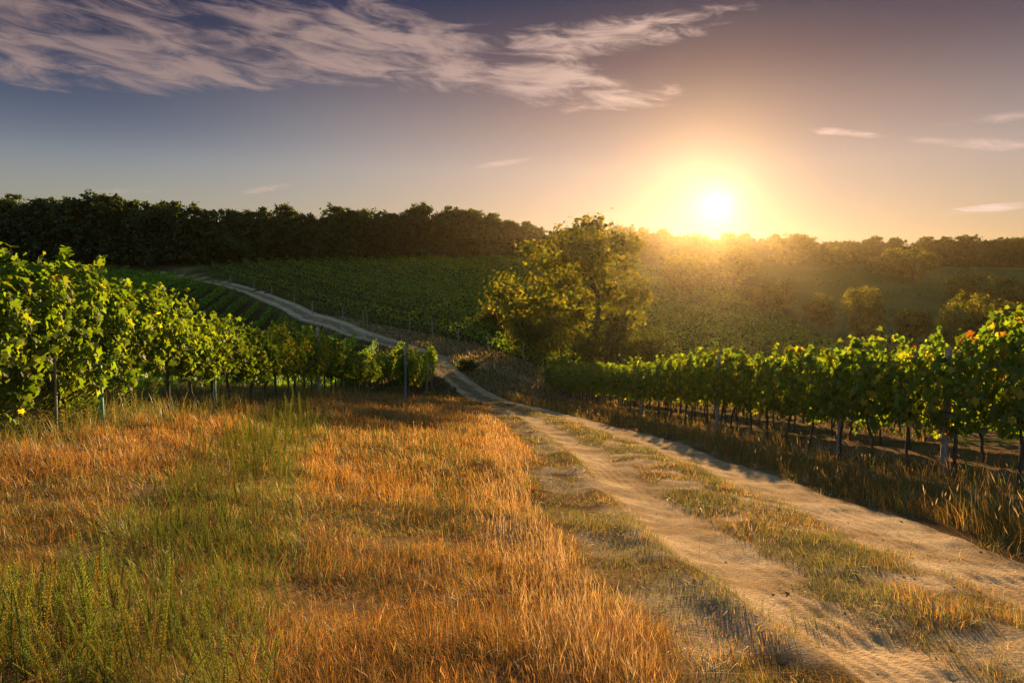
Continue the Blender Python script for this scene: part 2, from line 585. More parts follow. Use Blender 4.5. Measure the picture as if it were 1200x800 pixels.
def blades(acc, x, y, h, w, C, lean=.35, nseg=3, wind=(-.1, -.05), z=None, curl=1.0):
    n = len(x)
    if n == 0:
        return
    z = Hh(x, y) - .01 if z is None else z
    # neighbouring blades of a tuft fall the same way
    az = vnoise(x * 3.1, y * 3.1, 301) * 9.0 + vnoise(x * .7, y * .7, 303) * 6.0 + rng.normal(0, .9, n)
    tb = vnoise(x * 4.3, y * 4.3, 305)
    C = C * (.72 + .56 * tb)[:, None]
    h = h * (.6 + .8 * vnoise(x * 2.6, y * 2.6, 307))
    face = rng.uniform(0, np.pi, n)
    ln = np.abs(rng.normal(0, lean, n)) + .05
    dx = np.cos(az) * ln + wind[0]; dy = np.sin(az) * ln + wind[1]
    wx = np.cos(face) * w * .5; wy = np.sin(face) * w * .5
    V = []
    for s in range(nseg + 1):
        q = s / nseg
        off = q ** (1 + curl) * h
        px = x + dx * off; py = y + dy * off
        pz = z + h * (q - .35 * q * q * np.minimum(ln, 1.2) ** 1.5)
        if s < nseg:
            tap = 1 - .55 * q
            V.append(np.stack([px - wx * tap, py - wy * tap, pz], -1)); V.append(np.stack([px + wx * tap, py + wy * tap, pz], -1))
        else:
            V.append(np.stack([px, py, pz], -1))
    V = np.stack(V, 1)
    m = 2 * nseg + 1
    k = np.arange(n)[:, None] * m
    q = np.concatenate([k + np.array([[2 * s, 2 * s + 1, 2 * s + 3, 2 * s + 2]]) for s in range(nseg - 1)])
    t3 = k + np.array([[m - 3, m - 2, m - 1]])
    acc.add(V.reshape(-1, 3), [q, t3], np.repeat(C, m, axis=0))
    return V[:, -1], V[:, -2] - V[:, -3]


def seedheads(acc, tip, length, width, C, droop=.4):
    n = len(tip)
    az = rng.uniform(0, 2 * np.pi, n)
    d = norm(np.stack([np.cos(az) * droop - .15, np.sin(az) * droop, np.ones(n)], -1))
    for r in (0, 1):
        f = rng.uniform(0, np.pi, n) if r == 0 else f + np.pi / 2
        s = np.stack([np.cos(f), np.sin(f), 0 * f], -1) * np.asarray(width)[:, None] * .5
        L_ = d * np.asarray(length)[:, None]
        V = np.stack([tip - L_ * .15, tip + L_ * .35 + s, tip + L_, tip + L_ * .35 - s], 1)
        acc.add(V.reshape(-1, 3), np.arange(n)[:, None] * 4 + np.array([[0, 1, 2, 3]]), np.repeat(C, 4, axis=0))


def scatter(n, dmin, dmax, power=2.0, xlo=None, xhi=None, side=.80, pad=1.2):
    """points inside the view wedge, density falling with distance"""
    u_ = rng.uniform(0, 1, n)
    e = 2 - power
    if abs(e) < 1e-6:
        d = dmin * (dmax / dmin) ** u_
    else:
        d = (dmin ** e + u_ * (dmax ** e - dmin ** e)) ** (1 / e)
    x = rng.uniform(-1, 1, n) * (side * d + pad)
    return x, d


def pick(cols, n, jit=.18):
    cols = np.asarray(cols, float)
    c = cols[rng.integers(0, len(cols), n)]
    b = rng.uniform(1 - jit, 1 + jit, (n, 1))
    return c * b * rng.uniform(1 - jit * .4, 1 + jit * .4, (n, 3))


DRY = [(.54, .31, .065), (.49, .26, .05), (.57, .39, .11), (.42, .2, .042), (.53, .30, .06), (.37, .18, .036)]
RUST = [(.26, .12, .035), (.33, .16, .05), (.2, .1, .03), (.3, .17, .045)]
STRAW = [(.55, .40, .22), (.50, .35, .18), (.58, .45, .28)]
GREEN = [(.13, .17, .035), (.17, .2, .04), (.1, .15, .03), (.22, .22, .05)]
OLIVE = [(.2, .18, .05), (.16, .16, .045), (.25, .2, .07)]

wid = lambda d, base: np.maximum(base, .00075 * d)

acc = Acc(); acs = Acc()
x, d = scatter(640000, 2.2, 34, 2.0)
t, w = road_t(x, d)
dl = -t * w                                    # metres left of the track edge
XG = np.interp(d, TALLLINE[::-1, 1], TALLLINE[::-1, 0]) + .28
left = (x < np.interp(d, _dd, _xl)) & (x > LROW(d) + .55 + .9 * (fbm(d * .9, d * 0 + 2.2, 119, 2) - .5))
dw = poly_dist(x, d, WEEDLINE); dt = poly_dist(x, d, TALLLINE)
pn = fbm(x * 1.1, d * 1.1, 101, 3)
pn2 = fbm(x * .45, d * .45, 103, 3)
verge = np.maximum(sstep(.75, .2, dl + .5 * (pn - .5)), sstep(-.12, .25, x - XG + .5 * (pn - .5)))         # poor short turf along the track
keep = left & (rng.uniform(0, 1, len(x)) < np.clip(1.0 - .9 * verge * sstep(.3, .52, fbm(x * 2.2, d * 2.2, 109, 3)) - .75 * sstep(.5, .34, fbm(x * 1.9, d * 1.9, 107, 3)), .06, 1))
patch = hit([592], [622])[0]
keep &= np.hypot((x - patch[0]) / .3, (d - patch[1]) / .5) > 1 - .5 * pn
x, d, dl, dw, dt, pn, pn2, verge = [v[keep] for v in (x, d, dl, dw, dt, pn, pn2, verge)]
n = len(x)
greenness = np.clip(.24 + .6 * sstep(.44, .6, pn2) + .3 * sstep(8, 4, d) + .75 * sstep(.8, .25, dw) + .6 * verge - .3 * sstep(.6, .1, dt), 0, .92)
isg = rng.uniform(0, 1, n) < greenness
rust = rng.uniform(0, 1, n) < .5 * sstep(8, 4, d) + .25 * (pn2 < .45)  # extra rust and green blades close up: foreground shade put into the colour
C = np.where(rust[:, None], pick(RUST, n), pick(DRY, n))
C = np.where(isg[:, None], pick(GREEN + OLIVE, n), C)
C = np.where((isg & (dw < .7))[:, None], pick([(.2, .26, .05), (.24, .29, .06), (.16, .22, .045)], n), C)
h = (.5 + .25 * sstep(4, 12, d)) * rng.uniform(.05, .30, n) * (.45 + 1.0 * pn) * (1 - .6 * verge)
h = np.where(isg, h * .75, h)
h *= 1 + .12 * sstep(.5, .1, dt)
w_ = wid(d, .0021) * rng.uniform(.7, 1.3, n)
flat = rng.uniform(0, 1, n) < .3
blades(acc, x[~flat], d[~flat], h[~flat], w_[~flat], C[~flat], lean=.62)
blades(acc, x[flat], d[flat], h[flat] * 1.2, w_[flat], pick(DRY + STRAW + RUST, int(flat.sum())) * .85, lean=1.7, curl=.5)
# flowering stems with seed heads
x, d = scatter(85000, 2.2, 34, 2.0)
t, w = road_t(x, d); dl = -t * w
dw = poly_dist(x, d, WEEDLINE); dt = poly_dist(x, d, TALLLINE)
pn = fbm(x * 1.1, d * 1.1, 101, 3)
dens = np.clip(.10 + .5 * sstep(.42, .65, pn) + .8 * sstep(.7, .15, dt) - .8 * sstep(.9, .3, dw), .04, 1)
XG = np.interp(d, TALLLINE[::-1, 1], TALLLINE[::-1, 0]) + .2
keep = (dl > .4) & (x < XG) & (x > LROW(d) + .7) & (rng.uniform(0, 1, len(x)) < dens)
x, d, dt, pn = [v[keep] for v in (x, d, dt, pn)]
n = len(x)
tall = sstep(.65, .1, dt)
h = (.62 + .2 * sstep(4, 12, d)) * rng.uniform(.12, .31, n) * (.55 + .7 * pn) * (1 + .35 * tall * sstep(.35, .6, fbm(x * 2.1, d * 2.1, 113, 2)))
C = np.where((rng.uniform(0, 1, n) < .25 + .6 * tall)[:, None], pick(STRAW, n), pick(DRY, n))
C = np.where(((rng.uniform(0, 1, n) < .7 * sstep(8, 4.5, d)) & (tall < .4))[:, None], pick(RUST, n), C)  # nearest stems turn rust too, darker colour standing in for shade
tip, _ = blades(acc, x, d, h, wid(d, .0020), C, lean=.22, nseg=3)
sel = rng.uniform(0, 1, n) < .55
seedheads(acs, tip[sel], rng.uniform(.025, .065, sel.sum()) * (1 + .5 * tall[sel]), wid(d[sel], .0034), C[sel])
acc2 = acc
og1 = obj("dry_meadow_grass", acc.mesh("dry_meadow_grass", M_GRASS))
tag(og1, "orange dry meadow grass filling the left foreground", "grass", kind="stuff")
og2 = obj("grass_seed_heads", acs.mesh("grass_seed_heads", M_GRASS))
tag(og2, "straw coloured seed heads above the dry meadow grass", "grass", kind="stuff")

# short turf on the crown of the track and along its edges
acc = Acc()
x, d = scatter(420000, 2.2, 60, 1.9)
t, w = road_t(x, d)
mg = mid_grass(x, d)
ed = sstep(.06, -.03, t) * sstep(-.5, -.1, t) + sstep(.97, 1.03, t) * sstep(1.25, 1.1, t)
pt = sstep(.33, .47, fbm(x * 1.7, d * 1.7, 75, 3) + .12 * sstep(8, 20, d))
pt2 = sstep(.6, .68, fbm(x * 2.6, d * 2.6, 79, 3)) * (t > 0) * (t < 1) * sstep(9, 4, d) * .5
p = np.clip(mg * pt + ed * .6 * sstep(.4, .55, fbm(x * 2, d * 2, 83, 3)) + pt2 * .5, 0, 1)
keep = rng.uniform(0, 1, len(x)) < p
x, d, t = x[keep], d[keep], t[keep]
n = len(x)
isg = rng.uniform(0, 1, n) < .5 + .45 * sstep(.35, .6, fbm(x * .9, d * .9, 87, 3))
C = np.where(isg[:, None], pick(GREEN + OLIVE, n), pick(DRY + STRAW, n))
h = rng.uniform(.03, .13, n) * (.5 + fbm(x * 1.7, d * 1.7, 75, 3))
blades(acc, x, d, h, wid(d, .0034), C, lean=.8, nseg=2)
tag(obj("track_turf", acc.mesh("track_turf", M_GRASS)), "short patchy turf between and beside the wheel ruts", "grass", kind="stuff")

# tall rough grass on the right verge
acc = Acc(); acs = Acc()
x, d = scatter(330000, 4.5, 62, 1.9, side=.95)
t, w = road_t(x, d)
dr = (t - 1) * w
pn = fbm(x * 1.2, d * 1.2, 131, 3)
wide = RROW(d) - np.interp(d, _dd, _xr)
keep = (dr > .05 + .2 * pn) & (dr < wide - .1 + .5 * pn) & (rng.uniform(0, 1, len(x)) < (.55 + .6 * pn) * (1 - .6 * sstep(1.3, 2.3, dr)))
x, d, dr, pn = [v[keep] for v in (x, d, dr, pn)]
n = len(x)
C = np.where((rng.uniform(0, 1, n) < .5)[:, None], pick(OLIVE + GREEN, n), pick(DRY + RUST, n) * .85)
h = rng.uniform(.10, .40, n) * (.5 + .9 * pn) * (.45 + .55 * sstep(0, .5, dr))
tip, _ = blades(acc, x, d, h, wid(d, .0036), C, lean=.45)
sel = (rng.uniform(0, 1, n) < .14) & (h > .25)
seedheads(acs, tip[sel] , rng.uniform(.05, .12, sel.sum()), wid(d[sel], .008) * 1.2, pick(STRAW, int(sel.sum())))
acc.V += acs.V; acc.C += acs.C
for k_, v_ in acs.F.items():
    acc.F.setdefault(k_, []).extend([f + acc.n for f in v_])
acc.n += acs.n
tag(obj("verge_grass", acc.mesh("verge_grass", M_GRASS)), "rank brown grass on the verge before the right vine row", "grass", kind="stuff")

# weedy growth under the vines, and rough grass beyond the crest
acc = Acc()
x, d = scatter(190000, 5, 75, 1.7, side=.85)
t, w = road_t(x, d)
lr = x - LROW(d); rr = x - RROW(d)
pn = fbm(x * .9, d * .9, 141, 3)
und = (np.exp(-(lr / .7) ** 2) * 1.6 + (lr < 0) * (lr > -8) * .5) * (d < 70)
rsoil = (rr > -.3) * (rr < 14) * .20 * sstep(.5, .65, pn)
bey = ((d > 30) & (lr > -3) & ((t < -.02) | ((t > 1.02) & (rr < 0)))) * .75
keep = rng.uniform(0, 1, len(x)) < np.clip(und + rsoil + bey, 0, 1)
x, d, pn, lr = [v[keep] for v in (x, d, pn, lr)]
n = len(x)
fg = np.where(lr < 1.2, .9, .35)
C = np.where((rng.uniform(0, 1, n) < fg)[:, None], pick(OLIVE + GREEN, n), pick(DRY, n) * .8)
h = rng.uniform(.08, .34, n) * (.5 + .9 * pn)
h = h * (1 + .5 * np.exp(-((lr - .1) / .5) ** 2) * sstep(30, 20, d) * (rng.uniform(0, 1, n) < .35))
blades(acc, x, d, h, wid(d, .005), C, lean=.5, nseg=3)
tag(obj("rough_grass", acc.mesh("rough_grass", M_GRASS)), "rough green and brown grass under the vines and down the slope", "grass", kind="stuff")

# far rough pasture on the slopes
acc = Acc()
n = 120000
d = 46 * (125 / 46) ** rng.uniform(0, 1, n) ; x = rng.uniform(-.82, .82, n) * d
t, w = road_t(x, d)
keep = (((t < -.03) | (t > 1.03)) | (d > ROAD_END)) & (rng.uniform(0, 1, n) > vine_block(x, d) * .9)
x, d = x[keep], d[keep]; n = len(x)
pn = fbm(x * .08, d * .08, 151, 4)
o2 = (x - FENCE0[0]) * -_fd[1] + (d - FENCE0[1]) * _fd[0]
t, w = road_t(x, d)
bank = (o2 < 0) & (t > 1) & (d < 150) & (rng.uniform(0, 1, n) < .75)
C = np.where((rng.uniform(0, 1, n) < .3 + .5 * (pn < .5))[:, None], pick([(.07, .09, .025), (.09, .11, .03), (.06, .08, .02)], n), pick([(.17, .13, .06), (.13, .1, .045)], n))
mead = x > 42 + .25 * (d - 70)
C = np.where(mead[:, None] & (rng.uniform(0, 1, n) < .7)[:, None], pick([(.14, .16, .045), (.17, .18, .055), (.11, .14, .04), (.22, .19, .08)], n), C)
C = np.where(bank[:, None], pick([(.3, .22, .1), (.36, .28, .13), (.22, .17, .07)], n), C)
blades(acc, x, d, rng.uniform(.2, .5, n) * (.5 + pn), .0022 * d, C, lean=.6, nseg=2)
n = 5000
d = 100 * (345 / 100) ** rng.uniform(0, 1, n); x = rng.uniform(.1, .84, n) * d
keep = (x > 38 + .25 * (d - 70)) & (fbm(x * .07, d * .07, 157, 4) + rng.normal(0, .08, n) > .42)
x, d = x[keep], d[keep]; n = len(x)
blades(acc, x, d, rng.uniform(.25, .8, n), .0030 * d, pick([(.085, .12, .03), (.125, .15, .045), (.1, .135, .035), (.14, .14, .05)], n), lean=.7, nseg=2)
tag(obj("pasture_grass", acc.mesh("pasture_grass", M_GRASS)), "faded rough pasture on the far slopes", "grass", kind="stuff")


# ------------------------------------------------------------------ weeds
def weed_mesh(hgt, nl, llen, col, seed, lw=.16, top=False):
    """upright weed: a stem with narrow leaves all the way up; returns (V, quads, C) at origin"""
    a = Acc()
    bend = rng.normal(0, .06, 2)
    zz = np.linspace(0, 1, 6)
    pts = np.stack([bend[0] * zz ** 2 * hgt, bend[1] * zz ** 2 * hgt, zz * hgt], -1)
    tube(a, pts, .0035 * (1 - .7 * zz) + .0008, np.array(col) * .8, 4, False)
    q = np.linspace(.06, 1, nl)
    az = np.arange(nl) * 2.4 + rng.uniform(0, .6, nl)
    base = np.stack([bend[0] * q ** 2 * hgt, bend[1] * q ** 2 * hgt, q * hgt], -1)
    L_ = llen * (1 - .55 * q) * rng.uniform(.7, 1.2, nl)
    up = .35 + 1.0 * q
    dr = norm(np.stack([np.cos(az), np.sin(az), up], -1))
    sd = np.stack([-np.sin(az), np.cos(az), 0 * az], -1)
    m_ = base + dr * L_[:, None] * .5
    tp = base + dr * L_[:, None] - np.array([0, 0, 1]) * (L_ * .18)[:, None]
    V = np.stack([base, m_ + sd * (L_ * lw * .5)[:, None], tp, m_ - sd * (L_ * lw * .5)[:, None]], 1).reshape(-1, 3)
    cc = np.asarray(col) * rng.uniform(.8, 1.25, (nl, 1))
    a.add(V, np.arange(nl)[:, None] * 4 + np.array([[0, 1, 2, 3]]), np.repeat(cc, 4, axis=0))
    return a


def merge_instances(protos, X, Y, scale, colmul):
    out = Acc()
    Z = Hh(X, Y) - .01
    packs = [(np.concatenate(p.V), {k: np.concatenate(v) for k, v in p.F.items()}, np.concatenate(p.C)) for p in protos]
    which = rng.integers(0, len(packs), len(X))
    for k, (V, F, C_) in enumerate(packs):
        s = np.where(which == k)[0]
        if len(s) == 0:
            continue
        a_ = rng.uniform(0, 2 * np.pi, len(s))
        ca, sa = np.cos(a_)[:, None], np.sin(a_)[:, None]
        sc = scale[s][:, None]
        tl = rng.normal(0, .13, (len(s), 2))
        vx = (V[None, :, 0] * ca - V[None, :, 1] * sa) * sc + V[None, :, 2] * tl[:, :1] + X[s][:, None]
        vy = (V[None, :, 0] * sa + V[None, :, 1] * ca) * sc + V[None, :, 2] * tl[:, 1:] + Y[s][:, None]
        vz = V[None, :, 2] * sc + Z[s][:, None]
        VV = np.stack([vx, vy, vz], -1).reshape(-1, 3)
        CC = (C_[None] * colmul[s][:, None]).reshape(-1, 3)
        off = (np.arange(len(s)) * len(V))[:, None, None]
        out.add(VV, [(f[None] + off).reshape(-1, f.shape[1]) for f in F.values()], CC)
    return out


wp = [weed_mesh(rng.uniform(.38, .56), int(rng.integers(110, 150)), .034, c, 0, .22) for c in ((.19, .24, .05), (.17, .23, .05), (.23, .25, .055), (.15, .2, .045), (.22, .26, .07))]
x, d = scatter(21000, 2.2, 24, 1.6)
dw = poly_dist(x, d, WEEDLINE)
ww = np.interp(d, [2, 5, 12, 20], [.8, .7, .75, .95])
pn = fbm(x * 1.6, d * 1.6, 171, 3)
p = sstep(1.2, .3, dw / ww) * sstep(.25, .55, pn) * 1.1 + .012
t, w = road_t(x, d)
keep = (rng.uniform(0, 1, len(x)) < p) & (x > LROW(d) - .5) & (-t * w > .8)
x, d, dw, ww = x[keep], d[keep], dw[keep], ww[keep]
sc = (.8 + .42 * sstep(4, 8, d)) * rng.uniform(.3, .95, len(x)) ** 1.1 * (.6 + .7 * fbm(x * 1.6, d * 1.6, 171, 3)) * np.clip(1.15 - .5 * (dw / ww).clip(0, 1.2), .45, 1.1)
dead = rng.uniform(0, 1, len(x)) < .16
cm_ = np.where(dead[:, None], np.array([[1.25, .75, .7]]), np.array([[.92, .88, .8]])) * rng.uniform(.6, 1.25, (len(x), 1))
a = merge_instances(wp, x, d, sc, cm_)
tag(obj("green_weeds", a.mesh("green_weeds", M_WEED)), "band of upright green weeds running through the dry grass", "weeds", kind="stuff")

# tall individual weeds
TALLW = [weed_mesh(h_, n_, l_, c_, 0, lw_) for h_, n_, l_, c_, lw_ in
         ((1.0, 70, .16, (.16, .2, .05), .2), (.85, 60, .14, (.2, .22, .05), .22), (1.15, 80, .15, (.14, .19, .05), .18))]
TALLM = [a_.mesh("tall_weed", M_WEED) for a_ in TALLW]
PLACES = [(1130, 556, 1.0, "tall leafy green weed standing alone in front of the right vine trunks", "tall weeds by the vines"),
          (1078, 540, .7, "second tall weed at the verge, left of the tallest one", None),
          (1022, 542, .6, "small bright weed at the foot of the vines right of the grey post", None),
          (905, 510, .6, "bushy pale green weed at the verge below the hazy vines", None),
          (1190, 600, .75, "dim weed at the right frame edge before the vine row", None)]
for i, (px, py, s_, lab, g) in enumerate(PLACES):
    p = hit([px], [py])[0]
    o = obj("tall_weed", TALLM[i % 3], None, (p[0], p[1], float(Hh(p[0], p[1])) - .01))
    o.scale = (s_,) * 3; o.rotation_euler = (0, 0, i * 1.3)
    tag(o, lab, "weed", "tall weeds beside the track")
LW = [(6, 512, .9), (28, 510, .8), (47, 508, 1.1), (58, 508, .9), (80, 506, 1.15), (92, 504, 1.1), (103, 504, 1.0), (112, 500, .9), (138, 494, .9), (150, 492, .8), (160, 490, .7), (185, 487, .7)]
words_ = ["first", "second", "third", "fourth", "fifth", "sixth", "seventh", "eighth", "ninth", "tenth", "eleventh", "twelfth"]
for i, (px, py, s_) in enumerate(LW):
    p = hit([px], [py])[0]
    o = obj("tall_weed", TALLM[i % 3], None, (p[0], p[1], float(Hh(p[0], p[1])) - .01))
    o.scale = (s_,) * 3; o.rotation_euler = (0, 0, i * 2.1)
    tag(o, f"{words_[i]} tall weed from the left frame edge at the foot of the left vine row", "weed", "tall weeds under the left vine row")
CW = [(338, 492, .5), (345, 491, .55), (352, 492, .5), (362, 490, .5), (378, 489, .6), (388, 488, .45)]
for i, (px, py, s_) in enumerate(CW):
    p = hit([px], [py])[0]
    o = obj("tall_weed", TALLM[(i + 1) % 3], None, (p[0], p[1], float(Hh(p[0], p[1])) - .01))
    o.scale = (s_,) * 3; o.rotation_euler = (0, 0, i * 2.7)
    tag(o, f"{words_[i]} from left in the row of pale spiky weeds at the grass crest", "weed", "pale weeds on the grass crest")

# ------------------------------------------------------------------ grapevines
GV = [(.085, .135, .02), (.1, .15, .024), (.068, .11, .02), (.12, .155, .027), (.095, .125, .02)]
YV = [(.27, .25, .03), (.22, .22, .03), (.3, .24, .03), (.14, .16, .025)]
RV = [(.30, .12, .03), (.34, .2, .04), (.22, .07, .025), (.25, .22, .03)]


def vine_foliage(nleaf, size, yellow=.05, red=0.0, simple=False, low=.85, shoots=3):
    a = Acc()
    n = nleaf
    # position in the canopy: shell of a leafy hedge 1.2 m along x, .35 m half depth
    lx = rng.normal(0, .42, n).clip(-.86, .86)
    ztop = 2.12 + .22 * np.sin(lx * 4 + rng.uniform(0, 6)) + .1 * np.sin(lx * 11 + rng.uniform(0, 6))
    zb = low + .12 * np.sin(lx * 5 + rng.uniform(0, 6))
    q = rng.uniform(0, 1, n) ** .9
    z = zb + (ztop - zb) * q
    prof = .36 * (1 - .55 * np.abs(q * 2 - .95) ** 2.2) * (1 + .3 * np.sin(lx * 7 + z * 5 + rng.uniform(0, 6)))
    side = np.where(rng.uniform(0, 1, n) < .5, -1, 1)
    depth = prof * rng.uniform(.35, 1.12, n)
    P = np.stack([lx, side * depth, z], -1)
    up = sstep(.7, 1, q)
    N = np.stack([rng.normal(0, .85, n), side * (1 - .5 * up), .35 + .6 * up + rng.normal(0, .4, n)], -1)
    T = np.stack([rng.normal(0, .5, n), side * .35, -1 + .3 * up + rng.normal(0, .25, n)], -1)
    # shoots that stick out of the top
    for s_ in range(shoots):
        x0 = rng.uniform(-.6, .6); L_ = rng.uniform(.2, .5); m = 12
        qq = np.linspace(0, 1, m)
        dx, dy = rng.normal(0, .25, 2)
        sp_ = np.stack([x0 + dx * qq * L_ * 2, dy * qq * L_ * 1.5, 2.1 + qq * L_], -1)
        tube(a, sp_, .004 * (1 - .6 * qq), (.12, .14, .04), 4, False)
        P = np.concatenate([P, sp_ + rng.normal(0, .04, (m, 3))])
        nn = rng.normal(0, .6, (m, 3)); nn[:, 2] += .5
        N = np.concatenate([N, nn]); tt_ = rng.normal(0, .6, (m, 3)); tt_[:, 2] -= .6
        T = np.concatenate([T, tt_])
    n = len(P)
    sz = size * rng.uniform(.45, 1.35, n)
    r_ = rng.uniform(0, 1, n)
    C = pick(GV, n, .25)
    C = np.where((r_ < yellow)[:, None], pick(YV, n, .2), C)
    C = np.where((r_ > 1 - red)[:, None], pick(RV, n, .2), C)
    if simple:
        cards(a, P, N, sz * 1.15, C, .95, .25)
    else:
        vine_leaves(a, P, N, T, sz, C)
    return a


def vine_trunk(lean):
    a = Acc()
    q = np.linspace(0, 1, 9)
    wob = np.cumsum(rng.normal(0, .016, (9, 2)), axis=0)
    pts = np.stack([lean * (1 - q) + wob[:, 0], wob[:, 1], -.06 + q * 1.1], -1)
    tube(a, pts, .034 - .012 * q + .006 * np.sin(q * 14), (.1, .07, .05), 8)
    for s_ in (-1, 1):       # the two cordons tied along the wire
        m = 7; qq = np.linspace(0, 1, m)
        cp = np.stack([pts[-1, 0] + s_ * qq * .6, pts[-1, 1] + rng.normal(0, .01, m), 1.02 + .06 * np.sin(qq * 3) + rng.normal(0, .008, m)], -1)
        cp[0] = pts[-2]
        tube(a, cp, .02 - .009 * qq, (.1, .07, .05), 6)
        for c_ in (.25, .55, .85):
            k0 = cp[int(c_ * 6)]
            m2 = np.linspace(0, 1, 5)
            tube(a, np.stack([k0[0] + m2 * rng.normal(0, .12), k0[1] + m2 * rng.normal(0, .1), k0[2] + m2 * rng.uniform(.5, 1.0)], -1), .007 - .003 * m2, (.13, .09, .05), 5)
    return a


NEARF = [vine_foliage(1050, .103, .05, 0).mesh("foliage", M_VINE) for _ in range(6)]
LOWF = [vine_foliage(1400, .103, .05, 0, low=.42) for _ in range(2)]
LOWF = [a_.mesh("foliage", M_VINE) for a_ in LOWF]
GOLDF = [vine_foliage(1000, .103, .24, .012).mesh("foliage", M_VINE) for _ in range(4)]
YELLF = [vine_foliage(900, .1, .75, .02).mesh("foliage", M_VINE) for _ in range(2)]
REDF = [vine_foliage(1000, .103, .12, .05).mesh("foliage", M_VINE) for _ in range(2)]
MIDF = [vine_foliage(760, .115, .06, .004, True).mesh("foliage", M_VINE) for _ in range(6)]
MIDY = [vine_foliage(760, .115, .6, .02, True).mesh("foliage", M_VINE) for _ in range(2)]
TRUNK = [vine_trunk(random.uniform(-.16, .16)).mesh("trunk", M_BARK, True) for _ in range(8)]
ROT = math.atan2(1, ROWDIR)     # local x runs along the row


def ordinal(n):
    ones = ["", "first", "second", "third", "fourth", "fifth", "sixth", "seventh", "eighth", "ninth", "tenth", "eleventh", "twelfth", "thirteenth",
            "fourteenth", "fifteenth", "sixteenth", "seventeenth", "eighteenth", "nineteenth"]
    tens = {2: "twent", 3: "thirt", 4: "fort", 5: "fift", 6: "sixt", 7: "sevent", 8: "eight", 9: "ninet"}
    if n < 20:
        return ones[n]
    if n >= 100:
        return "hundred-and-" + ordinal(n - 100) if n > 100 else "hundredth"
    if n % 10 == 0:
        return tens[n // 10] + "ieth"
    return tens[n // 10] + "y-" + ones[n % 10]


def vine(x, y, fol, label, group, hs=1.0):
    z = float(Hh(x, y))
    t_ = thing("grapevine", (x, y, z), label, "grapevine", group, ROT + random.uniform(-.06, .06) + (math.pi if random.random() < .5 else 0), (1, 1, hs))
    obj("trunk", random.choice(TRUNK), t_)
    obj("foliage", fol, t_)
    return t_


VS = 1.12
k = 0
for i, d in enumerate(np.arange(8.6, 58.5, VS)):
    x = RROW(d) + random.uniform(-.06, .06); k += 1
    f = random.choice(REDF) if i in (1, 2, 7) else random.choice(GOLDF + NEARF[:2] if d < 26 else MIDF)
    look = "reddish leaves on the" if i in (1, 2, 7) else "sunlit leaves on the"
    vine(x, d, f, f"{look} {ordinal(k)} grapevine from the near end, row right of the track", "grapevines in the row right of the track", random.uniform(.95, 1.08))
for rk in (1, 2):
    for d in np.arange(10.5 + rk, 52, VS):
        vine(RROW(d) + 2.6 * rk, d, random.choice(MIDF), f"grapevine in the {'second' if rk == 1 else 'third'} row behind the roadside vines, trunk glimpsed below the leaves",
             f"grapevines in the {'second' if rk == 1 else 'third'} right row", random.uniform(.92, 1.0))
k = 0
for i, d in enumerate(np.arange(6.9, 58, VS)):
    x = LROW(d) + random.uniform(-.06, .06); k += 1
    ye = d > 17.5 and i in (10, 12, 14, 15)
    f = (random.choice(YELLF) if ye else random.choice(NEARF)) if d < 24 else random.choice(MIDF)
    if i < 3:
        f = LOWF[i % 2]
    look = "yellowing leaves on the" if ye else "green leaves on the"
    hs = random.uniform(.86, .94) * (.97 if d < 9.5 else .93 if d < 12 else .85 if d < 19 else .95)
    vine(x, d, f, f"{look} {ordinal(k)} grapevine from the near end, row left of the grass", "grapevines in the row left of the grass", hs)
k = 0
for i, d in enumerate(np.arange(29.5, 56, VS)):
    k += 1
    f = random.choice(MIDY) if i in (1, 5) else random.choice(MIDF)
    vine(LROW(d) + 2.6, d, f, f"{ordinal(k)} grapevine behind the end post of the short row at the grass crest", "grapevines in the short row past the grass crest", random.uniform(.88, 1.0))

# ------------------------------------------------------------------ posts and tree guards
def post_mesh(name, h_, r_, mat, square=False):
    a = Acc()
    zz = np.array([-.3, 0, h_ * .5, h_ - .02, h_])
    tube(a, np.stack([.01 * np.sin(zz * 2), .01 * np.cos(zz * 3), zz], -1), r_ * np.array([1, 1, .97, .95, .7]), (.3, .27, .23), 4 if square else 10)
    if not square:
        for zc in (1.0, 1.45, h_ - .2):        # staples and wire loops
            an = np.linspace(0, 2 * np.pi, 13)
            tube(a, np.stack([np.cos(an) * r_ * 1.05, np.sin(an) * r_ * 1.05, zc + 0 * an], -1), np.full(13, .004), (.3, .3, .3), 4, False)
    return a.mesh(name, mat, True)


PM_THICK = post_mesh("vineyard_post", 2.45, .055, M_POST)
PM_THIN = post_mesh("vine_stake", 1.35, .018, M_POST, True)
PM_FAR = post_mesh("vineyard_post", 2.2, .05, M_POST)


def post(name, me, x, y, label, group=None, tilt=(0, 0), sc=1.0):
    o = obj(name, me, None, (x, y, float(Hh(x, y))))
    o.rotation_euler = (tilt[0], tilt[1], random.uniform(0, 3)); o.scale = (1, 1, sc)
    return tag(o, label, "post", group)


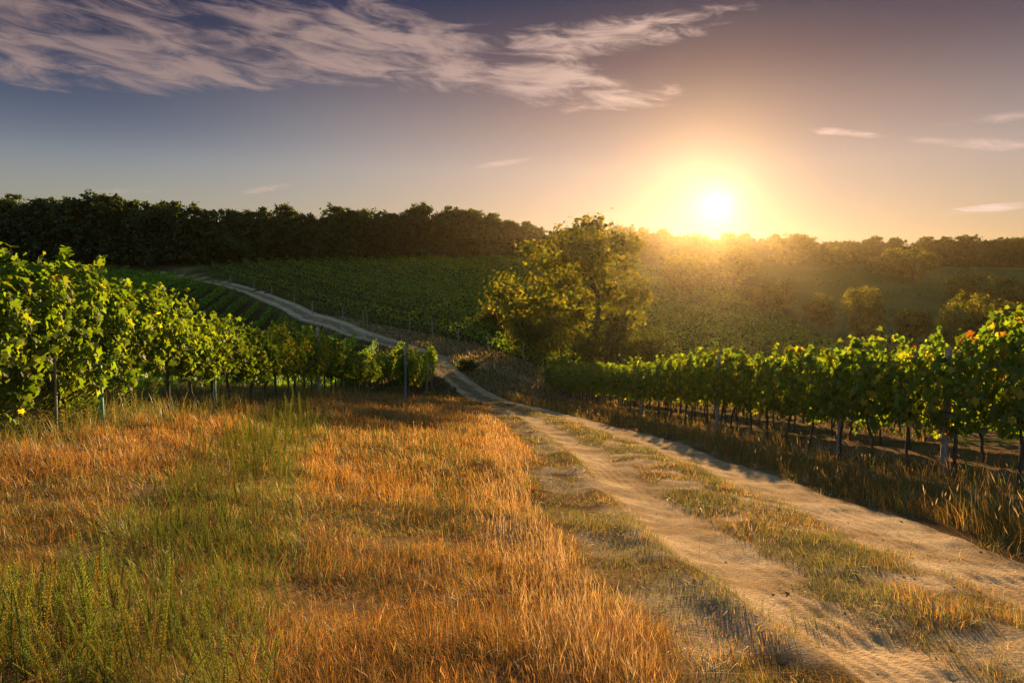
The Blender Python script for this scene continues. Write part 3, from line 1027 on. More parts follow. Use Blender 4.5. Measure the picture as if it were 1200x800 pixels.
g = "wooden posts in the right vine row"
for px, lab in ((1112, "weathered post topping the right row between the reddest and greenest leaves"), (986, "pale post head above the reddish vines of the right row"),
                (851, "thick post in the hazy part of the right vine row below the sun"), (752, "far post in the right vine row before its low green end")):
    # where the line of sight to px meets the row
    s_ = (px - 600) / 800.0
    d = 8.0 / (s_ - ROWDIR)
    post("vineyard_post", PM_THICK, RROW(d) + (.06 if px != 851 else -.2), d, lab, g, (random.uniform(-.02, .02), random.uniform(-.02, .02)), .88 if px != 851 else .95)
post("vineyard_post", PM_THICK, LROW(23.6) + .15, 23.2, "grey wooden end post in front of green vines left of the grass crest", "end posts at the grass crest", (0, .02), .95)
post("vineyard_post", PM_THICK, LROW(29) + 2.6, 29.0, "brownish end post of the short vine row at the grass crest", "end posts at the grass crest", (0, -.03), .95)
for row_, da, db, lab in ((RROW, 8.4, 58, "the right vine row beside the track"), (LROW, 6.6, 56, "the left vine row beside the grass")):
    for hz_, nm in ((1.02, "lower"), (1.62, "upper")):
        dw_ = np.arange(da, db, 1.5)
        a = Acc()
        tube(a, np.stack([row_(dw_), dw_, Hh(row_(dw_), dw_) + hz_ + .01 * np.sin(dw_)], -1), np.full(len(dw_), .0022), (.3, .3, .3), 5)
        tag(obj("trellis_wire", a.mesh("trellis_wire", M_STEEL, True)), f"thin {nm} trellis wire running through {lab}", "wire", "trellis wires")
post("vineyard_post", PM_FAR, LROW(38) + 3.0, 38.0, "slim leaning post right of the short vine row", "end posts at the grass crest", (.03, .09), .9)
post("vineyard_post", PM_FAR, LROW(46) + 3.0, 46.0, "farther slim post near the track beyond the short vine row", "end posts at the grass crest", (0, -.02), .9)
p = hit([67], [508])[0]
post("vine_stake", PM_THIN, p[0], p[1], "thin pale wooden stake at the foot of the nearest left vines", None, (0, .02), 1.0)


def guard(px, py, h_, lab):
    p = hit([px], [py])[0]
    a = Acc()
    zz = np.array([0, .02, h_ * .5, h_ - .02, h_])
    tube(a, np.stack([0 * zz, 0 * zz, zz - .02], -1), np.array([.05, .052, .05, .052, .05]), (.02, .3, .17), 12, False)
    m_, nt, out = newmat("green_guard")
    b = nt.nodes.new("ShaderNodeBsdfPrincipled"); b.inputs["Base Color"].default_value = (.02, .26, .14, 1); b.inputs["Roughness"].default_value = .5
    no = nt.nodes.new("ShaderNodeTexNoise"); no.inputs["Scale"].default_value = 30
    bp = nt.nodes.new("ShaderNodeBump"); bp.inputs["Strength"].default_value = .3
    nt.links.new(no.outputs[0], bp.inputs["Height"]); nt.links.new(bp.outputs[0], b.inputs["Normal"])
    nt.links.new(b.outputs[0], out.inputs[0])
    o = obj("tree_guard", a.mesh("tree_guard", m_, True), None, (p[0], p[1], float(Hh(p[0], p[1]))))
    tag(o, lab, "tree guard", "green plastic sapling guards")


guard(251, 476, .55, "bright green plastic sapling guard between the dark left vine trunks")
guard(118, 497, .8, "dim green plastic sapling guard among the near left vine trunks")


# ------------------------------------------------------------------ far vine rows
def vine_row(P0, P1, label, group, dens=26, size=.24, hgt=1.95, width=.32, cols=None, trunks=False, low=.55, tint=1.0):
    P0 = np.array(P0, float); P1 = np.array(P1, float)
    L_ = np.linalg.norm(P1 - P0)
    if L_ < 14:
        return None
    n = int(L_ * dens)
    u_ = rng.uniform(0, 1, n)
    c = P0 + (P1 - P0) * u_[:, None]
    dirv = (P1 - P0) / L_; nv = np.array([-dirv[1], dirv[0]])
    s_ = u_ * L_
    sd = rng.integers(0, 1000)
    top = hgt * (.86 + .3 * vnoise(s_ * .8, s_ * 0 + sd, 3))
    gap = vnoise(s_ * .45, s_ * 0 + sd, 9)
    q = rng.uniform(0, 1, n)
    lat = rng.normal(0, 1, n).clip(-1.6, 1.6) * width * (.6 + .4 * (1 - np.abs(2 * q - 1)))
    xy = c + nv * lat[:, None]
    z0 = base_h(xy[:, 0], xy[:, 1]) + detail(xy[:, 0], xy[:, 1])
    z = z0 + low + (top - low) * q
    keep = (gap > .1) | (rng.uniform(0, 1, n) < .4)
    P = np.stack([xy[:, 0], xy[:, 1], z], -1)[keep]
    N = np.concatenate([nv[None] * np.sign(lat)[:, None], (.3 + q)[:, None]], 1)[keep] + rng.normal(0, .4, (keep.sum(), 3))
    cc = pick(cols if cols is not None else GV, len(P), .3) * tint
    a = Acc()
    cards(a, P, N, size * rng.uniform(.7, 1.25, len(P)), cc, .9, .25)
    if trunks:
        for s2 in np.arange(.5, L_, 1.15):
            b = P0 + dirv * s2
            zz = float(Hh(b[0], b[1]))
            tube(a, [(b[0], b[1], zz - .05), (b[0] + .03, b[1], zz + .5), (b[0], b[1] + .03, zz + 1.0)], [.03, .025, .02], (.05, .035, .025), 4, False)
    cx, cy = P0
    c0 = np.array([cx, cy, float(Hh(cx, cy))])
    a.V = [v - c0 for v in a.V]
    o = obj("vine_row", a.mesh("vine_row", M_VINE), None, c0)
    return tag(o, label, "vine row", group)


# left block: rows run up the hollow to the pale road
roadx = lambda d: np.interp(d, _dd, _xl)
k = 0
for j in range(1, 32):
    X0 = -5.0 - 3.0 * j
    dd = np.linspace(30, 150, 600)
    xr_ = X0 + ROWDIR * dd
    over = xr_ > roadx(dd) - 2.6
    dend = dd[over.argmax()] if over.any() else 150
    dend = min(dend, 141)
    dbeg = 8 + 2 * j if j < 12 else 30 + (j - 12) * 2.0
    if j >= 3:
        dbeg = max(dbeg, abs(X0) / .80)
    if dend - dbeg < 5:
        continue
    k += 1
    vine_row((X0 + ROWDIR * dbeg, dbeg), (X0 + ROWDIR * dend, dend), f"{ordinal(k)} vine row of the shaded left block, counted uphill from the track",
             "vine rows in the shaded left hollow", dens=50 if j < 14 else 40, size=.24, cols=[(.13, .22, .03), (.155, .245, .036), (.11, .19, .028)], hgt=1.5 * random.uniform(.92, 1.08), low=.12, width=.2, tint=random.uniform(.75, 1.25))
# far block: rows parallel to the line of end posts
A0 = at(246, 320, 140)[:2]; A1 = at(640, 433, 67)[:2]
dv_ = (A1 - A0) / np.linalg.norm(A1 - A0); nv_ = np.array([-dv_[1], dv_[0]])
fe = np.array([at(px, 306, dd)[:2] for px, dd in ((0, 138), (100, 143), (200, 150), (300, 158), (400, 170), (500, 190), (620, 245), (740, 290), (850, 320), (1000, 340), (1200, 345))])
k = 0
off = .4
while off < 150:
    # clip the row: starts below the forest edge and ends toward the right valley
    B = A0 + nv_ * off
    ts = np.linspace(-60, 330, 800)
    q = B[None] + dv_[None] * ts[:, None]
    fy = np.interp(q[:, 0], fe[:, 0], fe[:, 1])
    ok = (q[:, 1] < fy - 5) & (q[:, 1] > 64) & (q[:, 0] < 42 + .25 * (q[:, 1] - 70)) & (q[:, 0] > fxr(np.clip(q[:, 1], 0, 149)) + 3) & (q[:, 1] > 66 + .45 * np.clip(q[:, 0] - 5, 0, 200))
    if ok.any():
        i0 = ok.argmax(); i1 = len(ok) - 1 - ok[::-1].argmax()
        k += 1
        dm = q[(i0 + i1) // 2, 1]
        vine_row(q[i0], q[i1], f"{ordinal(k)} vine row up the far hillside from the line of pale end posts", "vine rows on the far hillside",
                 dens=24 if dm < 130 else 13, size=.26 if dm < 130 else .4, hgt=1.5, low=.12, width=.22, tint=random.uniform(.7, 1.3),
                 cols=[(.11, .185, .028), (.13, .2, .03), (.095, .155, .026), (.155, .19, .034)])
    off += 3.1 if off < 70 else 3.8
# rows further right behind the first three
k = 0
for rk in range(3, 12):
    d0 = 14 + rk * 2.2
    k += 1
    vine_row((RROW(d0) + 2.6 * rk, d0), (RROW(57) + 2.6 * rk, 57), f"{ordinal(k + 3)} vine row to the right of the track, hidden behind the roadside row",
             "vine rows behind the right roadside row", dens=36, size=.24, hgt=1.9, low=.7, trunks=True)
# pale end posts of the far block
FP = [(271, 324), (298, 326), (318, 333), (365, 345), (401, 355), (425, 371), (430, 371), (479, 386), (506, 397), (537, 404), (572, 412), (613, 421), (366, 343), (345, 339)]
for i, (px, py) in enumerate(sorted(FP)):
    s0 = np.array([(px - 600) / 800])
    ts = np.linspace(0, 100, 2000); q = A0[None] + dv_[None] * ts[:, None] - nv_ * 1.2
    j = np.abs(q[:, 0] / q[:, 1] - s0 * .998).argmin()
    post("vineyard_post", PM_FAR, q[j, 0], q[j, 1], f"{ordinal(i + 1)} pale end post from the left along the far vineyard's lower edge", "pale end posts of the far vineyard",
         (random.uniform(-.04, .04), random.uniform(-.04, .04)), random.uniform(.75, 1.0))
for i, px in enumerate((742, 765, 789)):
    q = at(px, 430, 72)
    post("vineyard_post", PM_FAR, q[0], q[1], f"{ordinal(i + 1)} from left of three hazy posts beyond the right vine row", "hazy posts beyond the right row", (0, 0), 1.0)


# ------------------------------------------------------------------ trees
def crown(blobs, ncl, per, size, cols, clump=.55, inner=.25):
    """blobs: (cx,cy,cz,rx,ry,rz); leaf sprays gathered in clumps near the blob surfaces"""
    a = Acc()
    B = np.array(blobs, float)
    wgt = (B[:, 3] * B[:, 4] * B[:, 5]) ** (2 / 3); wgt /= wgt.sum()
    k = rng.choice(len(B), ncl, p=wgt)
    dr = rvec(ncl)
    rad = np.where(rng.uniform(0, 1, ncl) < inner, rng.uniform(.2, .75, ncl), rng.uniform(.78, 1.05, ncl))
    cc = B[k, :3] + dr * B[k, 3:] * rad[:, None]
    m = rng.integers(int(per * .6), int(per * 1.4), ncl)
    idx = np.repeat(np.arange(ncl), m)
    n = len(idx)
    g_ = rng.normal(0, 1, (n, 3)) * clump * np.array([1, 1, .7])
    P = cc[idx] + g_
    N = norm(dr[idx] * .7 + norm(g_) * .6 + rng.normal(0, .5, (n, 3)) + np.array([0, 0, .35]))
    tint = rng.uniform(.7, 1.3, ncl)[idx][:, None]
    cards(a, P, N, size * rng.uniform(.6, 1.3, n), pick(cols, n, .2) * tint, .8, .25)
    return a


def limbs(h_, r_, fork, ends, col=(.08, .06, .045), wob=.1):
    a = Acc()
    q = np.linspace(0, 1, 7)
    w_ = np.cumsum(rng.normal(0, wob * .4, (7, 2)), axis=0)
    pts = np.stack([w_[:, 0], w_[:, 1], -.2 + q * (fork + .2)], -1)
    tube(a, pts, r_ * (1.25 - .55 * q) + .25 * r_ * (1 - q) ** 4, col, 9)
    for e in ends:
        e = np.array(e, float); s_ = pts[-2 if rng.uniform() < .5 else -1]
        qq = np.linspace(0, 1, 6)[:, None]
        mid_ = s_ + (e - s_) * qq + np.array([0, 0, 1]) * np.sin(qq * np.pi) * .08 * np.linalg.norm(e - s_) + rng.normal(0, wob * .3, (6, 3))
        mid_[0] = s_
        tube(a, mid_, r_ * .5 * (1 - .8 * qq[:, 0]), col, 6)
        for _ in range(3):
            j = int(rng.integers(2, 5)); s2 = mid_[j]; e2 = s2 + rng.normal(0, .16, 3) * h_ + np.array([0, 0, .06 * h_])
            tube(a, s2 + (e2 - s2) * qq, r_ * .2 * (1 - .8 * qq[:, 0]), col, 5)
    return a


def forest_variant(h_):
    r0 = h_ * rng.uniform(.24, .32)
    bl = [(0, 0, h_ * .55, r0, r0, h_ * .42), (r0 * .4, 0, h_ * .2, r0 * .8, r0 * .8, h_ * .2), (-r0 * .4, r0 * .2, h_ * .16, r0 * .7, r0 * .7, h_ * .16)]
    for _ in range(6):
        an = rng.uniform(0, 6.28); rr_ = r0 * rng.uniform(.4, .8)
        bl.append((math.cos(an) * rr_, math.sin(an) * rr_, h_ * rng.uniform(.3, .86), r0 * rng.uniform(.35, .6), r0 * rng.uniform(.35, .6), h_ * rng.uniform(.1, .16)))
    for _ in range(3):
        an = rng.uniform(0, 6.28); rr_ = r0 * rng.uniform(.1, .7)
        bl.append((math.cos(an) * rr_, math.sin(an) * rr_, h_ * rng.uniform(.88, .95), r0 * rng.uniform(.16, .3), r0 * rng.uniform(.16, .3), h_ * .06))
    c = crown(bl, 320, 17, .58, [(.035, .06, .016), (.045, .072, .018), (.028, .05, .014), (.055, .08, .02)], .42, .3).mesh("crown", M_TREE)
    t_ = limbs(h_, h_ * .016, h_ * .35, [(b[0], b[1], b[2]) for b in bl[1:6]]).mesh("trunk", M_TBARK, True)
    return c, t_


FV = [forest_variant(14.0) for _ in range(9)]


def tree(name, loc, cm, tm, label, cat, group, sc=1.0):
    t_ = thing(name, loc, label, cat, group, random.uniform(0, 6.28), sc)
    obj("trunk", tm, t_); obj("crown", cm, t_)
    return t_


seg = np.cumsum(np.r_[0, np.linalg.norm(np.diff(fe, axis=0), axis=1)])
fe2 = np.concatenate([[fe[0] + (fe[0] - fe[1]) * 1.2], fe, [fe[-1] + np.array([55, 0])]])
seg = np.cumsum(np.r_[0, np.linalg.norm(np.diff(fe2, axis=0), axis=1)])
TOP_PX = np.array([(-60, 226), (0, 227), (80, 231), (170, 234), (240, 240), (300, 243), (380, 246), (450, 244), (520, 246), (590, 258), (640, 268), (700, 266), (760, 270), (830, 275), (900, 277), (960, 283), (1040, 279), (1100, 277), (1160, 275), (1260, 276)])
cnt = 0
for line in range(3):
    s_ = rng.uniform(0, 3)
    while s_ < seg[-1]:
        x = np.interp(s_, seg, fe2[:, 0]); y = np.interp(s_, seg, fe2[:, 1]) + line * 6.5 + rng.uniform(-1.5, 1.5)
        px = 600 + 800 * x / y
        if px < -50 or px > 1250:
            s_ += 2.0
            continue
        topy = np.interp(px, TOP_PX[:, 0], TOP_PX[:, 1])
        z0 = float(Hh(x, y))
        ztop = float(at(px, topy, y)[2])
        hh = max(7.0, (ztop - z0)) * (rng.choice([.7, .82, .92, 1.0, 1.1], p=[.14, .22, .28, .24, .12]) if line != 1 else rng.uniform(.7, .95))
        cm, tm = FV[int(rng.integers(0, len(FV)))]
        s2 = hh / 14.0 / 0.97
        zone = "above the shaded left vineyard" if px < 300 else "above the middle of the far hillside" if px < 620 else "along the skyline under the low sun" if px < 960 else "along the right skyline"
        fl = min(1.5, max(1.0, 9.5 / hh))
        tree("forest_tree", (x, y, z0 - .1), cm, tm, f"dark broadleaf tree in the dense forest edge {zone}", "tree", f"forest edge trees {zone}", (s2 * fl, s2 * fl, s2))
        cnt += 1
        s_ += (3.5 if y < 200 else 4.8) * rng.uniform(.75, 1.3) * (1 if line == 0 else 1.15)
print("forest trees", cnt)

# big tree over the side track in the middle
TG = [(.1, .12, .022), (.13, .135, .024), (.08, .1, .02), (.16, .15, .026)]
TD = [(.05, .07, .018), (.06, .08, .02), (.07, .085, .02)]
D0 = 72.0
bp_ = at(692, 436, D0)
base = np.array([bp_[0], D0, float(Hh(bp_[0], D0))])


def lp(px, py, dd=0.0):
    q = at(px, py, D0 + dd)
    return q - base


def lb(px, py, rpx, rpy, dd=0.0, ry=None):
    c_ = lp(px, py, dd); s_ = D0 / 800
    return (c_[0], c_[1], c_[2], rpx * s_, (ry or rpx) * s_, rpy * s_)


bl = [lb(692, 278, 34, 18), lb(660, 300, 40, 22, -1), lb(715, 300, 36, 24, 1), lb(640, 330, 22, 14, -1), lb(690, 330, 30, 20), lb(728, 335, 26, 24, 1),
      lb(602, 348, 30, 26, -2), lb(598, 340, 22, 16, -2), lb(635, 368, 36, 18, -1), lb(620, 380, 26, 16, -1), lb(738, 368, 24, 22, 1), lb(738, 347, 22, 14, 0), lb(700, 262, 16, 7), lb(735, 285, 14, 10), lb(668, 348, 40, 24, 0), lb(694, 385, 44, 26, 1), lb(650, 395, 32, 20, -1), lb(622, 290, 10, 7, -1), lb(665, 276, 16, 10, -1)]
c_ = crown(bl, 440, 24, .40, TG, .55, .15).mesh("crown", M_TREE)
q7 = Acc()
tp_ = [lp(692, 436), lp(694, 410), lp(700, 380), lp(703, 350), lp(690, 320)]
tp_[0] = np.array([0, 0, -.3])
tube(q7, tp_, [.38, .3, .26, .2, .12], (.06, .045, .035), 10)
for st, en, r_ in ((1, (640, 365), .16), (2, (602, 348), .14), (2, (745, 370), .15), (3, (735, 335), .13), (3, (660, 300), .13), (4, (692, 270), .1), (4, (715, 295), .1), (1, (675, 350), .14)):
    e = lp(*en); s_ = np.array(tp_[st]); qq = np.linspace(0, 1, 7)[:, None]
    tube(q7, s_ + (e - s_) * qq + np.array([0, 0, .5]) * np.sin(qq * 3.14) + rng.normal(0, .05, (7, 3)) * (qq > 0), r_ * (1 - .8 * qq[:, 0]), (.06, .045, .035), 6)
t_ = thing("walnut_tree", base, "big loose-crowned tree standing over the side track in mid picture", "tree")
obj("trunk", q7.mesh("trunk", M_TBARK, True), t_); obj("crown", c_, t_)


def bush(px, py, d, hpx, wpx, label, cat="bush", name="bush", cols=TD, dens=1.0, group=None, trunk=True, size=None):
    s_ = d / 800
    p_ = at(px, py, d); h_ = hpx * s_; w_ = wpx * s_ * .5
    z0 = float(Hh(p_[0], p_[1]))
    bl = [(0, 0, h_ * .5, w_ * .75, w_ * .75, h_ * .42)]
    for _ in range(6):
        an = rng.uniform(0, 6.28); f = rng.uniform(.45, .7)
        bl.append((math.cos(an) * w_ * f, math.sin(an) * w_ * f, h_ * rng.uniform(.3, .75), w_ * rng.uniform(.3, .48), w_ * rng.uniform(.3, .48), h_ * rng.uniform(.16, .26)))
    ar = (w_ * w_ + w_ * h_)
    sz = size or max(.22, d * .0028)
    ncl = int(np.clip(ar * 9 * dens / (sz / .35) ** 1.2, 40, 420))
    cm = crown(bl, ncl, 17, sz, cols, .13 * min(h_, w_) ** .5 + .1, .25).mesh("crown", M_TREE)
    tm = limbs(h_, max(.05, h_ * .022), h_ * .28, [(b[0] * .8, b[1] * .8, b[2]) for b in bl[1:6]], wob=.05).mesh("trunk", M_TBARK, True)
    return tree(name, (p_[0], p_[1], z0 - .05), cm, tm, label, cat, group)


bush(632, 432, 70, 72, 92, "leafy bush at the left foot of the big middle tree", cols=TG)
bush(705, 437, 69, 82, 92, "broad dark bush in front of the big middle tree's trunk")
bush(765, 432, 76, 62, 84, "low bush to the right foot of the big middle tree")
bush(585, 398, 86, 40, 50, "small leafy bush left of the big middle tree among the vines", cols=TG)
bush(547, 425, 58, 16, 22, "small round shrub between the farm track and side track", name="shrub")
bush(272, 307, 156, 42, 54, "rounded lone tree standing before the dark forest on the left", "tree", "field_tree", [(.055, .08, .02), (.065, .09, .022)])
bush(1132, 398, 105, 86, 84, "bushy tree on the right slope above the last vines", "tree", "field_tree", TG)
bush(1012, 378, 130, 67, 55, "slender bright tree on the hazy right slope", "tree", "field_tree", TG)
bush(1068, 386, 128, 44, 46, "dim rounded tree between the bushy tree and slender tree", "tree", "field_tree", TG)
bush(962, 368, 150, 42, 40, "hazy tree on the slope to the right below the sun", "tree", "field_tree", TG)
bush(1070, 315, 260, 40, 62, "wide pale tree in front of the right skyline forest", "tree", "field_tree", TG)
bush(1150, 334, 190, 45, 82, "broad bush clump on the upper right slope", "bush", "bush", TG)
bush(1195, 330, 190, 40, 62, "bush at the right frame edge on the upper slope", "bush", "bush", TG)
bush(980, 313, 290, 28, 30, "small conical tree by the right skyline forest", "tree", "field_tree", TG)
bush(1030, 316, 280, 21, 35, "low shrub beside the wide pale skyline tree", "bush", "shrub", TG)
bush(925, 312, 300, 40, 66, "tall hazy tree rising over the skyline right of the sun", "tree", "field_tree", TG)
bush(860, 330, 220, 48, 75, "hazy bush on the slope straight below the sun", "bush", "bush", TG)
bush(800, 345, 190, 52, 75, "hazy bush on the slope left below the sun", "bush", "bush", TG)
bush(905, 360, 170, 43, 62, "hazy low tree on the slope right below the sun", "tree", "field_tree", TG)
bush(1185, 360, 150, 36, 57, "low bush on the right slope by the frame edge", "bush", "bush", TG)
# shrubs at the low end of the right vine row
bush(662, 472, 60, 38, 56, "leafy green shrub closing the far end of the right vine row", "bush", "shrub", [(.1, .14, .03), (.12, .15, .03), (.08, .12, .03)], 1.6)

# ------------------------------------------------------------------ clods on the track
acc = Acc()
x, d = scatter(2600, 2.4, 26, 1.7)
t, w = road_t(x, d)
keep = (t > .0) & (t < 1.0) & (fbm(x * 1.4, d * 1.4, 201, 3) > .45)
x, d = x[keep], d[keep]; n = len(x)
r_ = np.abs(rng.normal(0, .0055, n)) + .003
oc = np.array([(1, 0, 0), (-1, 0, 0), (0, 1, 0), (0, -1, 0), (0, 0, 1), (.7, .7, .5), (-.7, .6, .5), (0, -.8, .6)])
V = oc[None] * r_[:, None, None] * rng.uniform(.6, 1.3, (n, 8, 1)) * np.array([1, 1, .7])
V = V + np.stack([x, d, Hh(x, d) + .002], -1)[:, None]
fc = np.array([(0, 5, 4), (5, 2, 6), (5, 6, 4), (6, 1, 4), (1, 7, 4), (1, 3, 7), (3, 0, 7), (7, 0, 4), (0, 2, 5), (2, 1, 6)])
acc.add(V.reshape(-1, 3), (np.arange(n)[:, None, None] * 8 + fc[None]).reshape(-1, 3), np.repeat(pick([(.36, .26, .17), (.28, .2, .13), (.42, .33, .23)], n), 8, axis=0))
tag(obj("gravel", acc.mesh("gravel", M_DIRT)), "small clods and stones lying in the wheel ruts", "gravel", kind="stuff")

# ------------------------------------------------------------------ haze
HZ = dict(x0=-330, x1=480, y0=-40, y1=400, z0=-60, z1=27)
b = HZ
Vh = np.array([(X, Y, Z) for Z in (b['z0'], b['z1']) for Y in (b['y0'], b['y1']) for X in (b['x0'], b['x1'])], float)
Fh = np.array([(0, 2, 3, 1), (4, 5, 7, 6), (0, 1, 5, 4), (2, 6, 7, 3), (0, 4, 6, 2), (1, 3, 7, 5)])
mh, nt, out = newmat("haze")
pv = nt.nodes.new("ShaderNodeVolumePrincipled")
pv.inputs["Color"].default_value = (.56, .43, .25, 1)
pv.inputs["Density"].default_value = .00009
pv.inputs["Anisotropy"].default_value = .89
nt.links.new(pv.outputs[0], out.inputs["Volume"])
tag(obj("haze", mesh_from("haze", Vh, [Fh], mh)), "golden evening haze over the valley", "haze", kind="stuff")

# ------------------------------------------------------------------ sky
world = bpy.data.worlds.new("World"); scene.world = world
world.use_nodes = True
nt = world.node_tree
for n_ in list(nt.nodes):
    nt.nodes.remove(n_)
N = nt.nodes.new; L = nt.links.new


def val(v):
    return v


def M(op, a, b_=None, c=None, clamp=False):
    n_ = N("ShaderNodeMath"); n_.operation = op; n_.use_clamp = clamp
    for i, v in enumerate((a, b_, c)):
        if v is None:
            continue
        if isinstance(v, (int, float)):
            n_.inputs[i].default_value = v
        else:
            L(v, n_.inputs[i])
    return n_.outputs[0]


def mixc(f, a, b_, mode='MIX'):
    n_ = N("ShaderNodeMix"); n_.data_type = 'RGBA'; n_.blend_type = mode
    n_.clamp_factor = True
    for s_, v in ((n_.inputs[0], f), (n_.inputs[6], a), (n_.inputs[7], b_)):
        if isinstance(v, (int, float)):
            s_.default_value = v
        elif isinstance(v, tuple):
            s_.default_value = (*v, 1)
        else:
            L(v, s_)
    return n_.outputs[2]


SKY_STR = 0.05
sky = N("ShaderNodeTexSky"); sky.sky_type = 'NISHITA'; sky.sun_disc = False
sky.sun_elevation = SUN_EL; sky.sun_rotation = SUN_AZ
sky.air_density = 1.0; sky.dust_density = 1.6; sky.ozone_density = 2.0
tc = N("ShaderNodeTexCoord")
sep = N("ShaderNodeSeparateXYZ"); L(tc.outputs["Generated"], sep.inputs[0])
dx_, dy_, dz_ = sep.outputs
dot = N("ShaderNodeVectorMath"); dot.operation = 'DOT_PRODUCT'; L(tc.outputs["Generated"], dot.inputs[0]); dot.inputs[1].default_value = DISC
ang = M('ARCCOSINE', M('MINIMUM', dot.outputs["Value"], .999999))
el = M('MULTIPLY', M('ARCSINE', dz_), 180 / math.pi)
az = M('MULTIPLY', M('ARCTAN2', dx_, dy_), 180 / math.pi)
deg = M('MULTIPLY', ang, 180 / math.pi)
# tone of the clear sky: bluer-violet aloft, brightened overhead out of view as fill
SKYCOL = sky.outputs[0]
elr = N("ShaderNodeValToRGB")
er = elr.color_ramp
er.elements[0].position = 0.0; er.elements[0].color = (.57, .59, .663, 1)
er.elements[1].position = 1.0; er.elements[1].color = (2.6, 2.4, 1.95, 1)
for e0, c_ in ((4, (.571, .59, .663)), (9, (.69, .685, .765)), (13, (.543, .491, .552)), (17, (.31, .265, .345)), (22, (.065, .115, .26)), (28, (.1, .14, .26)), (45, (1.2, 1.12, .95)), (60, (2.6, 2.4, 1.95))):
    e_ = er.elements.new(e0 / 90.0); e_.color = (*c_, 1)
L(M('MULTIPLY', el, 1 / 90.0, clamp=True), elr.inputs[0])
# the glare round the sun is flatter than the clear-air model gives
e6 = M('EXPONENT', M('MULTIPLY', deg, -1 / 6.0)); e20 = M('EXPONENT', M('MULTIPLY', deg, -1 / 20.0))
sup = N("ShaderNodeCombineXYZ")
for i_, (k6, k20) in enumerate(((-1.7, -2.0), (-.7, -2.3), (.1, -2.1))):
    L(M('EXPONENT', M('ADD', M('MULTIPLY', e6, k6), M('MULTIPLY', e20, k20))), sup.inputs[i_])
base_c = mixc(1.0, mixc(1.0, SKYCOL, elr.outputs[0], 'MULTIPLY'), sup.outputs[0], 'MULTIPLY')
dk = N("ShaderNodeMapRange"); dk.interpolation_type = 'SMOOTHSTEP'; dk.inputs["From Min"].default_value = 26; dk.inputs["From Max"].default_value = 50; L(deg, dk.inputs["Value"])
dk2 = N("ShaderNodeMapRange"); dk2.interpolation_type = 'SMOOTHSTEP'; dk2.inputs["From Min"].default_value = 6; dk2.inputs["From Max"].default_value = 13; L(el, dk2.inputs["Value"])
dk3 = N("ShaderNodeMapRange"); dk3.interpolation_type = 'SMOOTHSTEP'; dk3.inputs["From Min"].default_value = 45; dk3.inputs["From Max"].default_value = 28; L(el, dk3.inputs["Value"])
bk = N("ShaderNodeMapRange"); bk.interpolation_type = 'SMOOTHSTEP'; bk.inputs["From Min"].default_value = 72; bk.inputs["From Max"].default_value = 115; L(deg, bk.inputs["Value"])
base_c = mixc(bk.outputs[0], base_c, mixc(1.0, SKYCOL, (2.9, 2.6, 2.1), 'MULTIPLY'))  # sky behind the camera raised, added fill for the sides facing it
dkf = M('MULTIPLY', M('MULTIPLY', dk.outputs[0], dk2.outputs[0]), dk3.outputs[0])
base_c = mixc(dkf, base_c, mixc(1.0, base_c, (.36, .51, .73), 'MULTIPLY'))
hor = M('EXPONENT', M('MULTIPLY', M('MAXIMUM', el, 0.0), -1 / 7.0))
# circumsolar glow
g1 = M('MULTIPLY', M('EXPONENT', M('MULTIPLY', deg, -1 / 1.0)), 14.0)
g2 = M('MULTIPLY', M('EXPONENT', M('MULTIPLY', deg, -1 / 7.0)), .05)
g3 = M('MULTIPLY', hor, 1.9)


def scol(c, f):
    n_ = N("ShaderNodeVectorMath"); n_.operation = 'SCALE'; n_.inputs[0].default_value = c
    L(f, n_.inputs["Scale"])
    return n_.outputs[0]


def addc(a, b_):
    n_ = N("ShaderNodeVectorMath"); n_.operation = 'ADD'; L(a, n_.inputs[0]); L(b_, n_.inputs[1])
    return n_.outputs[0]


glow = addc(addc(scol((1, .85, .55), g1), scol((1, .62, .28), g2)), scol((1, .66, .30), g3))
disc = M('MULTIPLY', M('LESS_THAN', deg, .75), 300.0)
glow = addc(glow, scol((1, .93, .75), disc))
skyc = addc(base_c, glow)


# cirrus: noise streaks inside soft elongated areas of the sky
def pxang(px, py):
    x_, y_, z_ = ray(px, py)
    v = Vector((float(x_), float(y_), float(z_))).normalized()
    return math.degrees(math.atan2(v.x, v.y)), math.degrees(math.asin(v.z))


def streak(p0, p1, half, pw=1.0):
    a0, e0 = pxang(*p0); a1, e1 = pxang(*p1)
    L_ = math.hypot(a1 - a0, e1 - e0); ux, uy = (a1 - a0) / L_, (e1 - e0) / L_
    ca_, ce_ = (a0 + a1) / 2, (e0 + e1) / 2
    da = M('SUBTRACT', az, ca_); de = M('SUBTRACT', el, ce_)
    s_ = M('MULTIPLY', M('ADD', M('MULTIPLY', da, ux), M('MULTIPLY', de, uy)), 2 / L_)
    t_ = M('MULTIPLY', M('SUBTRACT', M('MULTIPLY', de, ux), M('MULTIPLY', da, uy)), 1 / half)
    r2 = M('ADD', M('MULTIPLY', s_, s_), M('MULTIPLY', t_, t_))
    return M('MULTIPLY', M('SUBTRACT', 1.0, r2, clamp=True), pw)


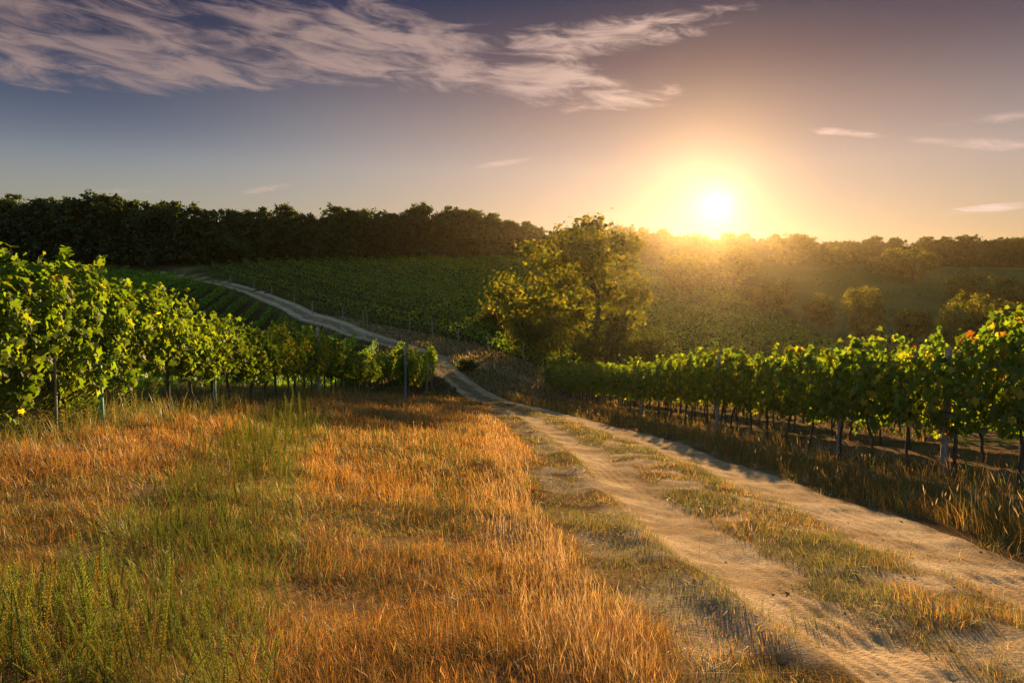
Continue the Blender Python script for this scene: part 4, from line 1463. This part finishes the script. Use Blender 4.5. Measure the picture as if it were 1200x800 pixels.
areas = [streak((-220, 14), (300, 26), 3.6, .85), streak((-150, 55), (420, 72), 2.6), streak((150, 10), (640, 62), 3.6), streak((380, 55), (830, 110), 2.2), streak((480, 66), (900, 8), 1.7, .9),
         streak((560, 104), (632, 100), .7, .9), streak((550, 197), (636, 184), .3, .7), streak((270, 228), (360, 213), .32, .7), streak((80, 227), (210, 221), .5, .6),
         streak((920, 149), (1070, 162), .38, .75), streak((1040, 161), (1250, 173), .5, .85), streak((1090, 147), (1250, 130), .5, .8), streak((1030, 259), (1250, 235), .4, .75), streak((640, 135), (760, 95), .8, .5)]
cov = areas[0]
for a_ in areas[1:]:
    cov = M('MAXIMUM', cov, a_)
cmb = N("ShaderNodeCombineXYZ"); L(M('MULTIPLY', M('ADD', az, M('MULTIPLY', el, .5)), .045), cmb.inputs[0]); L(M('MULTIPLY', M('ADD', el, M('MULTIPLY', az, .07)), .2), cmb.inputs[1])
cn = N("ShaderNodeTexNoise"); cn.inputs["Scale"].default_value = 4.3; cn.inputs["Detail"].default_value = 9; cn.inputs["Roughness"].default_value = .62; cn.inputs["Distortion"].default_value = .6
L(cmb.outputs[0], cn.inputs["Vector"])
cl = N("ShaderNodeMapRange"); cl.interpolation_type = 'SMOOTHSTEP'; cl.inputs["From Min"].default_value = .34; cl.inputs["From Max"].default_value = 1.2
L(M('ADD', M('MULTIPLY', M('SUBTRACT', cn.outputs["Fac"], .5), 2.6), M('MULTIPLY', M('POWER', cov, .7), .95)), cl.inputs["Value"])
cmask = M('MULTIPLY', M('MULTIPLY', cl.outputs[0], M('MINIMUM', M('MULTIPLY', cov, 5.0), 1.0)), .9, clamp=True)
cloudc = addc(scol((1.5, 1.02, 1.08), M('ADD', 1.0, 0.0)), scol((1.0, .68, .5), M('MULTIPLY', M('EXPONENT', M('MULTIPLY', deg, -1 / 16.0)), 8.0)))
cloudc = addc(cloudc, scol((1, .78, .6), M('MULTIPLY', hor, 5.5)))
final = mixc(cmask, skyc, cloudc)
bg = N("ShaderNodeBackground"); bg.inputs["Strength"].default_value = SKY_STR
L(final, bg.inputs["Color"])
wo = N("ShaderNodeOutputWorld"); L(bg.outputs[0], wo.inputs[0])

# ------------------------------------------------------------------ sun, camera, render
sl = bpy.data.lights.new("sun", 'SUN'); sl.energy = 5.0; sl.angle = R(.6); sl.color = (1.0, .66, .32)
so = bpy.data.objects.new("sun", sl); link(so)
so.rotation_euler = (-SUN).to_track_quat('-Z', 'Y').to_euler()
cam = bpy.data.cameras.new("camera"); cam.sensor_width = 36; cam.lens = 24.0; cam.clip_end = 9000; cam.clip_start = .05
co = bpy.data.objects.new("camera", cam); link(co)
co.location = (0, 0, 0); co.rotation_euler = (R(90) - PITCH, 0, 0)
scene.camera = co
vs = scene.view_settings
scene.display_settings.display_device = 'sRGB'
vs.view_transform = 'Standard'; vs.look = 'None'; vs.gamma = 1.0; vs.exposure = 1.5; vs.use_curve_mapping = False
scene.render.engine = 'CYCLES'
cy = scene.cycles
cy.use_denoising = True
cy.max_bounces = 6; cy.diffuse_bounces = 3; cy.glossy_bounces = 2; cy.transmission_bounces = 3; cy.volume_bounces = 0; cy.transparent_max_bounces = 8
cy.sample_clamp_indirect = 8.0
cy.use_adaptive_sampling = False
